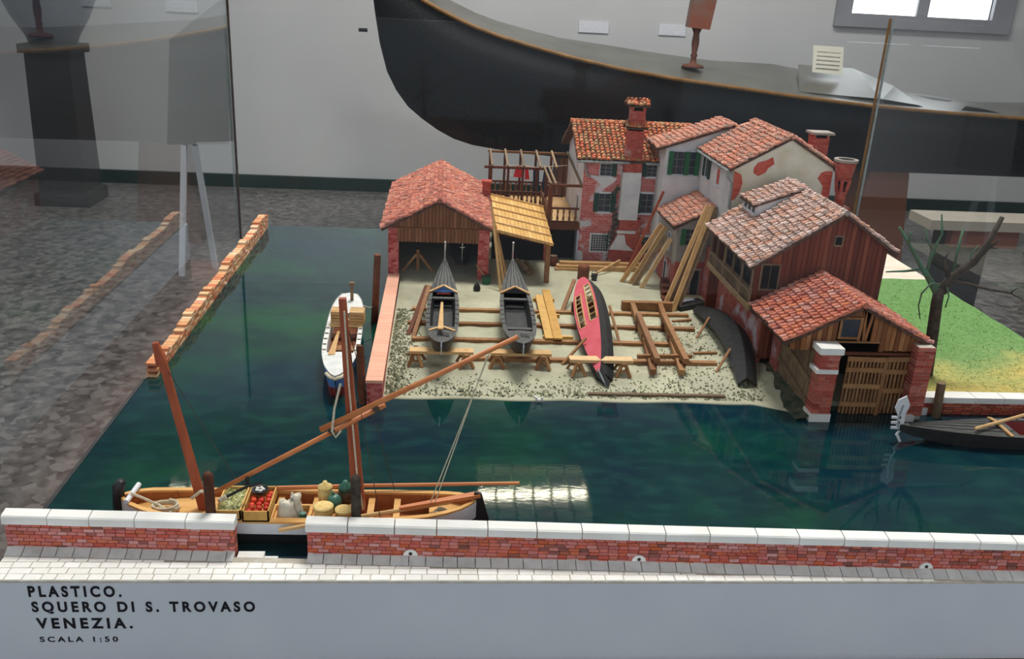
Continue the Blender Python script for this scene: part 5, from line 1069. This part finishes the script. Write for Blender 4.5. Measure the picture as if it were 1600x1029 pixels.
MB().tube([(-18.3, 47.7, 2.35), (-18.1, 49.5, 2.5)], .16, 8).build('bow_bar', M['hull_white'], cbt)
MB().prism([(2.35, 48.4, 2.8), (2.8, 48.4, 2.7), (3.6, 48.4, -.1), (2.45, 48.4, -.1)], (0, .2, 0)).build('rudder', M['black'], cbt)
MB().bar((2.7, 48.6, 2.55), (-2.2, 47.7, 2.05), .5, .22, (0, 0, 1), .26).build('tiller', M['spar'], cbt)
MB().bar((-13.9, 48.5, .5), (-15.75, 48.5, 11.6), .5, .46, (0, 1, 0), .36, .34).build('fore_mast', M['mast'], cbt)
MB().bar((-15.68, 48.4, 10.9), (-15.95, 48.4, 12.3), .62, .3, (0, 1, 0), .3, .3).build('mast_cap', M['mast'], cbt)
MB().bar((-4.65, 48.5, .5), (-5.5, 48.5, 15.2), .78, .7, (0, 1, 0), .4, .36).build('main_mast', M['mast'], cbt)
MB().tube([(-13.1, 47.9, 3.0), (-3.1, 48.0, 8.85)], [.15, .17], 8).tube([(-6.8, 47.75, 7.3), (4.45, 47.75, 13.4)], [.19, .15], 8).build('yard_spar', M['spar'], cbt, smooth=True)
for x, z in ((-6.2, 7.3), (-3.6, 8.75)): MB().tube([(x - .12, 47.85, z - .06), (x + .12, 47.85, z + .07)], .3, 8).build('lashing', M['cord'], cbt)
def line(pts, r, mt, nm='rigging_line'): MB().tube(pts, r, 5).build(nm, M[mt], cbt)
line([(-5.35, 48.0, 14.6), (-5.15, 48.0, 10), (-4.75, 48.0, 4.2), (-4.4, 47.9, 1.8)], .055, 'rope'); line([(-5.6, 47.7, 10.3), (-5.95, 47.5, 8.8), (-6.1, 47.4, 7.4), (-5.9, 47.4, 7.0), (-5.6, 47.5, 7.4)], .07, 'rope')
line([(2.85, 47.6, 12.4), (-.3, 48.0, 2.4)], .035, 'rope'); line([(2.75, 47.5, 12.35), (-.05, 47.9, 2.4)], .035, 'rope')
line([(-5.4, 48.3, 14.3), (-2.6, 49.9, 2.0)], .025, 'cord'); line([(-5.4, 48.3, 14.0), (-3.3, 47.0, 1.8)], .025, 'cord'); line([(-15.4, 48.4, 10.6), (-12.0, 49.9, 1.9)], .025, 'cord')
line([(-14.6, 48.1, 2.4), (-14.0, 47.9, 3.0), (-13.1, 47.9, 3.0)], .11, 'rope', 'lashing')
for (a, b, r_, mt, lb) in (((-5.0, 50.15, 2.15), (5.3, 50.3, 2.35), .12, 'spar', 'long boom lying along the far side of the cargo boat'), ((-4.6, 46.9, 1.95), (.8, 48.6, 1.95), .13, 'pale_wood', 'pale oar lying on the stern deck of the cargo boat'), ((-12.6, 50.1, 1.85), (-4.9, 50.2, 2.1), .14, 'spar', 'short spar on the far gunwale of the cargo boat')):
    MB().tube([a, b], r_, 6).build('boat_spar', M[mt], label=lb, cat='spar')
MB().bar((-9.2, 46.35, 1.35), (-6.6, 46.45, 1.85), .24, .16).build('boat_spar', M['pale_wood'], cbt)
# coils
def coil(c, r, n, mt, parent=None, nm='rope_coil', **k): 
    pts = [(c[0] + r * (1 + .08 * math.sin(i * .9)) * math.cos(i * .7), c[1] + r * .7 * math.sin(i * .7), c[2] + i * .012) for i in range(n)]
    return MB().tube(pts, .08, 5).build(nm, M[mt], parent, **k)
coil((-16.2, 48.2, 1.6), .75, 30, 'rope', label='coiled pale rope on the bow deck of the cargo boat', cat='rope')
MB().tube([(-18.2, 48.3, 2.6), (-17.4, 48.3, 2.2), (-16.6, 48.3, 1.75), (-15.7, 47.6, 1.7)], .09, 5).build('bow_line', M['rope'], cbt)
coil((.3, 47.9, 1.6), .35, 22, 'rope', label='small pale rope coil on the stern deck of the cargo boat', cat='rope')
# anchor hanging on the yard
an_ = root('anchor', 'black folding anchor hung from the low end of the yard spar', 'anchor', (-11.4, 47.8, 3.6))
MB().tube([(-12.9, 47.6, 2.55), (-11.0, 47.7, 3.6)], .09, 6).build('shank', M['black'], an_); MB().tube([(-11.5, 47.7, 3.75), (-11.0, 47.7, 3.5), (-10.4, 47.7, 3.75)], .08, 6).build('arms', M['black'], an_); MB().tube([(-11.2, 47.75, 4.1), (-11.15, 47.75, 3.5)], .12, 6).build('stock', M['black'], an_); MB().tube([(-12.8, 47.6, 2.6), (-12.4, 47.6, 2.85)], .18, 8).build('whipping', M['rope'], an_)
# produce boxes
def tray(x0, x1, y0, y1, z0, z1, name, label, mt='yellow_wood'):
    rt = root(name, label, 'crate', ((x0 + x1) / 2, (y0 + y1) / 2, z0)); t = .09
    MB().box(x0, x1, y0, y1, z0, z0 + .1).build('bottom', M[mt], rt)
    for a in ((x0, x0 + t, y0, y1), (x1 - t, x1, y0, y1), (x0, x1, y0, y0 + t), (x0, x1, y1 - t, y1)): MB().box(*a, z0, z1).build('side', M[mt], rt)
    return rt
tray(-12.95, -11.45, 46.75, 49.6, 1.75, 2.4, 'vegetable_box', 'wooden box of chopped green vegetables on the cargo boat')
vb = MB()
for k in range(420):
    x, y = R(-12.85, -11.55), R(46.9, 49.5); z = 2.15 + R(0, .15); s_ = R(.05, .11); a = R(0, 6); vb.add([(x, y, z), (x + s_ * math.cos(a), y + s_ * math.sin(a), z + R(-.03, .08)), (x + s_ * 1.4 * math.cos(a + .7), y + s_ * 1.4 * math.sin(a + .7), z + R(0, .06)), (x + s_ * math.cos(a + 1.5), y + s_ * math.sin(a + 1.5), z)], [(0, 1, 2, 3)])
vb.box(-12.85, -11.55, 46.85, 49.5, 1.86, 2.15)
vb.build('vegetables', rmat('vegetable_bits', [(196, 196, 120), (120, 140, 70), (226, 222, 176), (84, 110, 60), (210, 206, 140)], .8, 4, (90, 100, 50), .3), label='chopped green and yellow vegetables filling the left box', cat='vegetables', kind='stuff')
tray(-11.35, -9.8, 46.6, 49.5, 1.75, 2.45, 'tomato_box', 'wooden box of red tomatoes on the cargo boat')
tm = [MB().blob((0, 0, 0), .2, .2, .18, 10, 6).mesh('tomato', M['tomato'], True, True)]
rows = [('front row', 0), ('second row', 1), ('third row', 2), ('fourth row', 3), ('fifth row', 4), ('rear row', 5)]
for r in range(6):
    for c in range(3):
        if r >= 5 and c < 2: continue
        x, y = -11.02 + c * .44 + (.06 if r % 2 else 0) + R(-.02, .02), 46.9 + r * .42 + R(-.02, .02)
        o = link_mesh('tomato', tm[0], None, Matrix.Translation(Vector((x, y, 2.16 + R(-.04, .1) + Z0)) * S)); k = R(.9, 1.12); o.scale = (k, k, k)
        tag(o, 'red tomato in the tomato box, %s, %s' % (rows[r][0], ('left', 'middle', 'right')[c]), 'tomato', 'tomatoes in the box')
eg = root('egg_bowl', 'small black bowl of white eggs on the tomato box', 'bowl', (-10.75, 49.0, 2.3))
MB().lathe((-10.75, 49.0, 2.3), [(.3, 0), (.5, .22), (.52, .26), (.44, .24), (.26, .08)], 12).build('dish', M['black'], eg)
for k in range(5):
    a = k * 1.26; MB().blob((-10.75 + .2 * math.cos(a), 49 + .2 * math.sin(a), 2.52), .13, .1, .1, 7, 5).build('egg', M['cap'], label='white egg in the black bowl on the tomato box', cat='egg', group='eggs in the bowl', smooth=True)
sk = root('cloth_sack', 'open pale cloth sack standing in the hatch of the cargo boat', 'sack', (-8.9, 47.7, .55))
mb = MB(); rings = []
for z, r_ in ((.55, .5), (.8, .62), (1.3, .62), (1.8, .55), (2.2, .42), (2.5, .4)): rings.append([(-8.95 + r_ * 1.05 * math.cos(2 * math.pi * k / 12) * (1 + R(-.06, .06)) , 47.7 + r_ * .85 * math.sin(2 * math.pi * k / 12) * (1 + R(-.06, .06)), z + R(-.05, .05) + (.12 * math.sin(k * 1.6) if z > 2.3 else 0)) for k in range(12)])
mb.loft(rings).build('cloth', M['sack'], sk, smooth=True)
mb = MB(); rings = []
for z, r_ in ((.55, .4), (1.2, .48), (1.9, .4), (2.35, .28), (2.7, .34)): rings.append([(-8.45 + r_ * math.cos(2 * math.pi * k / 10) * (1 + R(-.08, .08)), 48.05 + r_ * .8 * math.sin(2 * math.pi * k / 10), z + (.15 * math.sin(k * 2.0) if z > 2.5 else 0)) for k in range(10)])
mb.loft(rings).build('cloth_sack', M['sack'], label='smaller pale cloth sack behind the open one on the cargo boat', cat='sack', smooth=True)
MB().lathe((-7.95, 47.5, .52), [(.3, 0), (.32, .9), (.22, 1.0), (.2, 1.3)], 10).build('small_tin', M['jar_green'], label='small grey-green tin in the hatch beside the sack', cat='tin')
def pot(c, prof, mt, name, label, cat, lid=None):
    rt = root(name, label, cat, c); MB().lathe(c, prof, 14).build('body', M[mt], rt, smooth=True)
    if lid: MB().lathe((c[0], c[1], c[2] + prof[-1][1]), lid[0], 14).build('lid', M[lid[1]], rt, smooth=True)
pot((-6.75, 47.6, 1.55), [(.5, 0), (.6, .3), (.58, .6)], 'basket', 'round_basket', 'round straw basket with flat lid, nearest on the cargo deck', 'basket', ([(.62, 0), (.62, .1), (.5, .16)], 'basket'))
pot((-6.85, 49.3, 1.55), [(.4, 0), (.46, .5), (.42, .95)], 'basket', 'straw_jar', 'tall straw basket with knobbed lid behind the green gourd', 'basket', ([(.46, 0), (.46, .1), (.2, .22), (.12, .45)], 'basket'))
pot((-5.6, 49.3, 1.55), [(.42, 0), (.5, .4), (.42, .85)], 'jar_brown', 'lidded_jar', 'dark brown jar with green knobbed lid on the cargo deck', 'jar', ([(.46, 0), (.42, .25), (.2, .4), (.15, .6)], 'jar_green'))
MB().blob((-6.2, 48.5, 2.02), .46, .5, .5, 12, 8).tube([(-6.2, 48.5, 2.4), (-6.35, 48.6, 2.7)], .08, 5).build('green_gourd', M['jar_green'], label='round green gourd between the baskets on the cargo deck', cat='gourd', smooth=True)
pot((-5.55, 47.6, 1.55), [(.35, 0), (.52, .35), (.54, .5), (.42, .46)], 'basket', 'shell_bowl', 'shallow bowl of shells in front of the lidded jar', 'bowl')
for (x, t, lb) in ((-13.0, 5.3, 'thick dark mooring post before the fore mast of the cargo boat'), (-4.65, 5.2, 'thick dark mooring post before the main mast of the cargo boat')):
    MB().tube([(x, 46.15, -.2), (x, 46.15, t - .2), (x, 46.15, t)], [.28, .3, .18], 10).build('mooring_post', M['bark'] if x > -8 else M['dark_wood'], label=lb, cat='post', group='mooring posts behind the parapet', smooth=True)

# ------------------------------------------------------------------ tree on the grass bank
tr = root('bare_tree', 'bare dark tree with broken branches on the grass bank', 'tree', (43.5, 71.5, 1.45))
def limb(pts, r0, r1, mt='bark', nm='branch', n=7):
    k = len(pts) - 1; MB().tube(pts, [r0 + (r1 - r0) * i / k for i in range(k + 1)], n).build(nm, M[mt], tr, smooth=True)
T = lambda x, z, y=71.5: (x, y, z)
limb([T(43.55, 1.4), T(43.5, 2.2), T(43.25, 5.5), T(43.0, 8.2), T(42.95, 9.6)], .56, .46, nm='trunk', n=10)
limb([T(42.7, 9.2), T(41.7, 10.4, 71.3), T(40.74, 11.5, 71.2), T(39.2, 13.4, 71.0), T(37.92, 14.94, 70.9)], .3, .1, 'twig'); limb([T(39.1, 13.5, 71), T(38.9, 14.6, 70.8)], .12, .06, 'twig'); limb([T(40.9, 11.3, 71.2), T(39.2, 11.2, 70.8), T(37.3, 11.2, 70.4)], .14, .06, 'twig')
limb([T(42.8, 9.4), T(41.6, 10.9, 71.8), T(41.9, 12.6, 72), T(42.5, 14.2, 72.2), T(42.13, 15.85, 72.3)], .2, .07, 'twig'); limb([T(42.2, 12.4, 72), T(41.3, 13.6, 72.3), T(41.1, 14.6, 72.4)], .1, .05, 'twig')
limb([T(43.2, 9.2), T(43.6, 10.4, 71.4), T(45.32, 12.1, 71.2), T(46.0, 13.6, 71.1), T(46.7, 16.1, 71.0)], .46, .2); limb([T(43.5, 10.6, 71.4), T(43.1, 11.4, 71.5), T(42.75, 12.2, 71.5)], .22, .14); limb([T(42.75, 12.1, 71.5), T(43.2, 12.9, 71.6)], .1, .05)
limb([T(45.4, 12.2, 71.2), T(46.3, 13.5, 71.0), T(47.0, 14.2, 70.9)], .18, .06); limb([T(46.3, 13.4, 71), T(46.9, 13.4, 70.9)], .08, .05); limb([T(43.9, 11.0, 71.6), T(44.1, 12.9, 72), T(44.35, 14.6, 72.3)], .12, .1, 'twig'); limb([T(45.0, 11.9, 71.3), T(44.9, 12.8, 71.2), T(45.3, 13.6, 71.1)], .07, .05, 'twig')
limb([T(43.4, 10.2), T(45.0, 10.1, 71.3), T(47.2, 9.7, 71.0), T(49.2, 9.45, 70.9)], .18, .1); limb([T(49.0, 9.5, 70.9), T(49.5, 10.0, 70.8)], .07, .04); limb([T(49.1, 9.45, 70.9), T(50.3, 8.9, 70.8)], .08, .04)
limb([T(42.7, 10.0, 71.1), T(41.7, 10.2, 70.8), T(41.0, 9.3, 70.7), T(40.9, 8.2, 70.6), T(41.3, 7.0, 70.6)], .1, .05, 'twig'); limb([T(43.3, 9.8, 71), T(43.6, 9.0, 70.9), T(43.5, 8.0, 70.9)], .08, .05, 'twig')
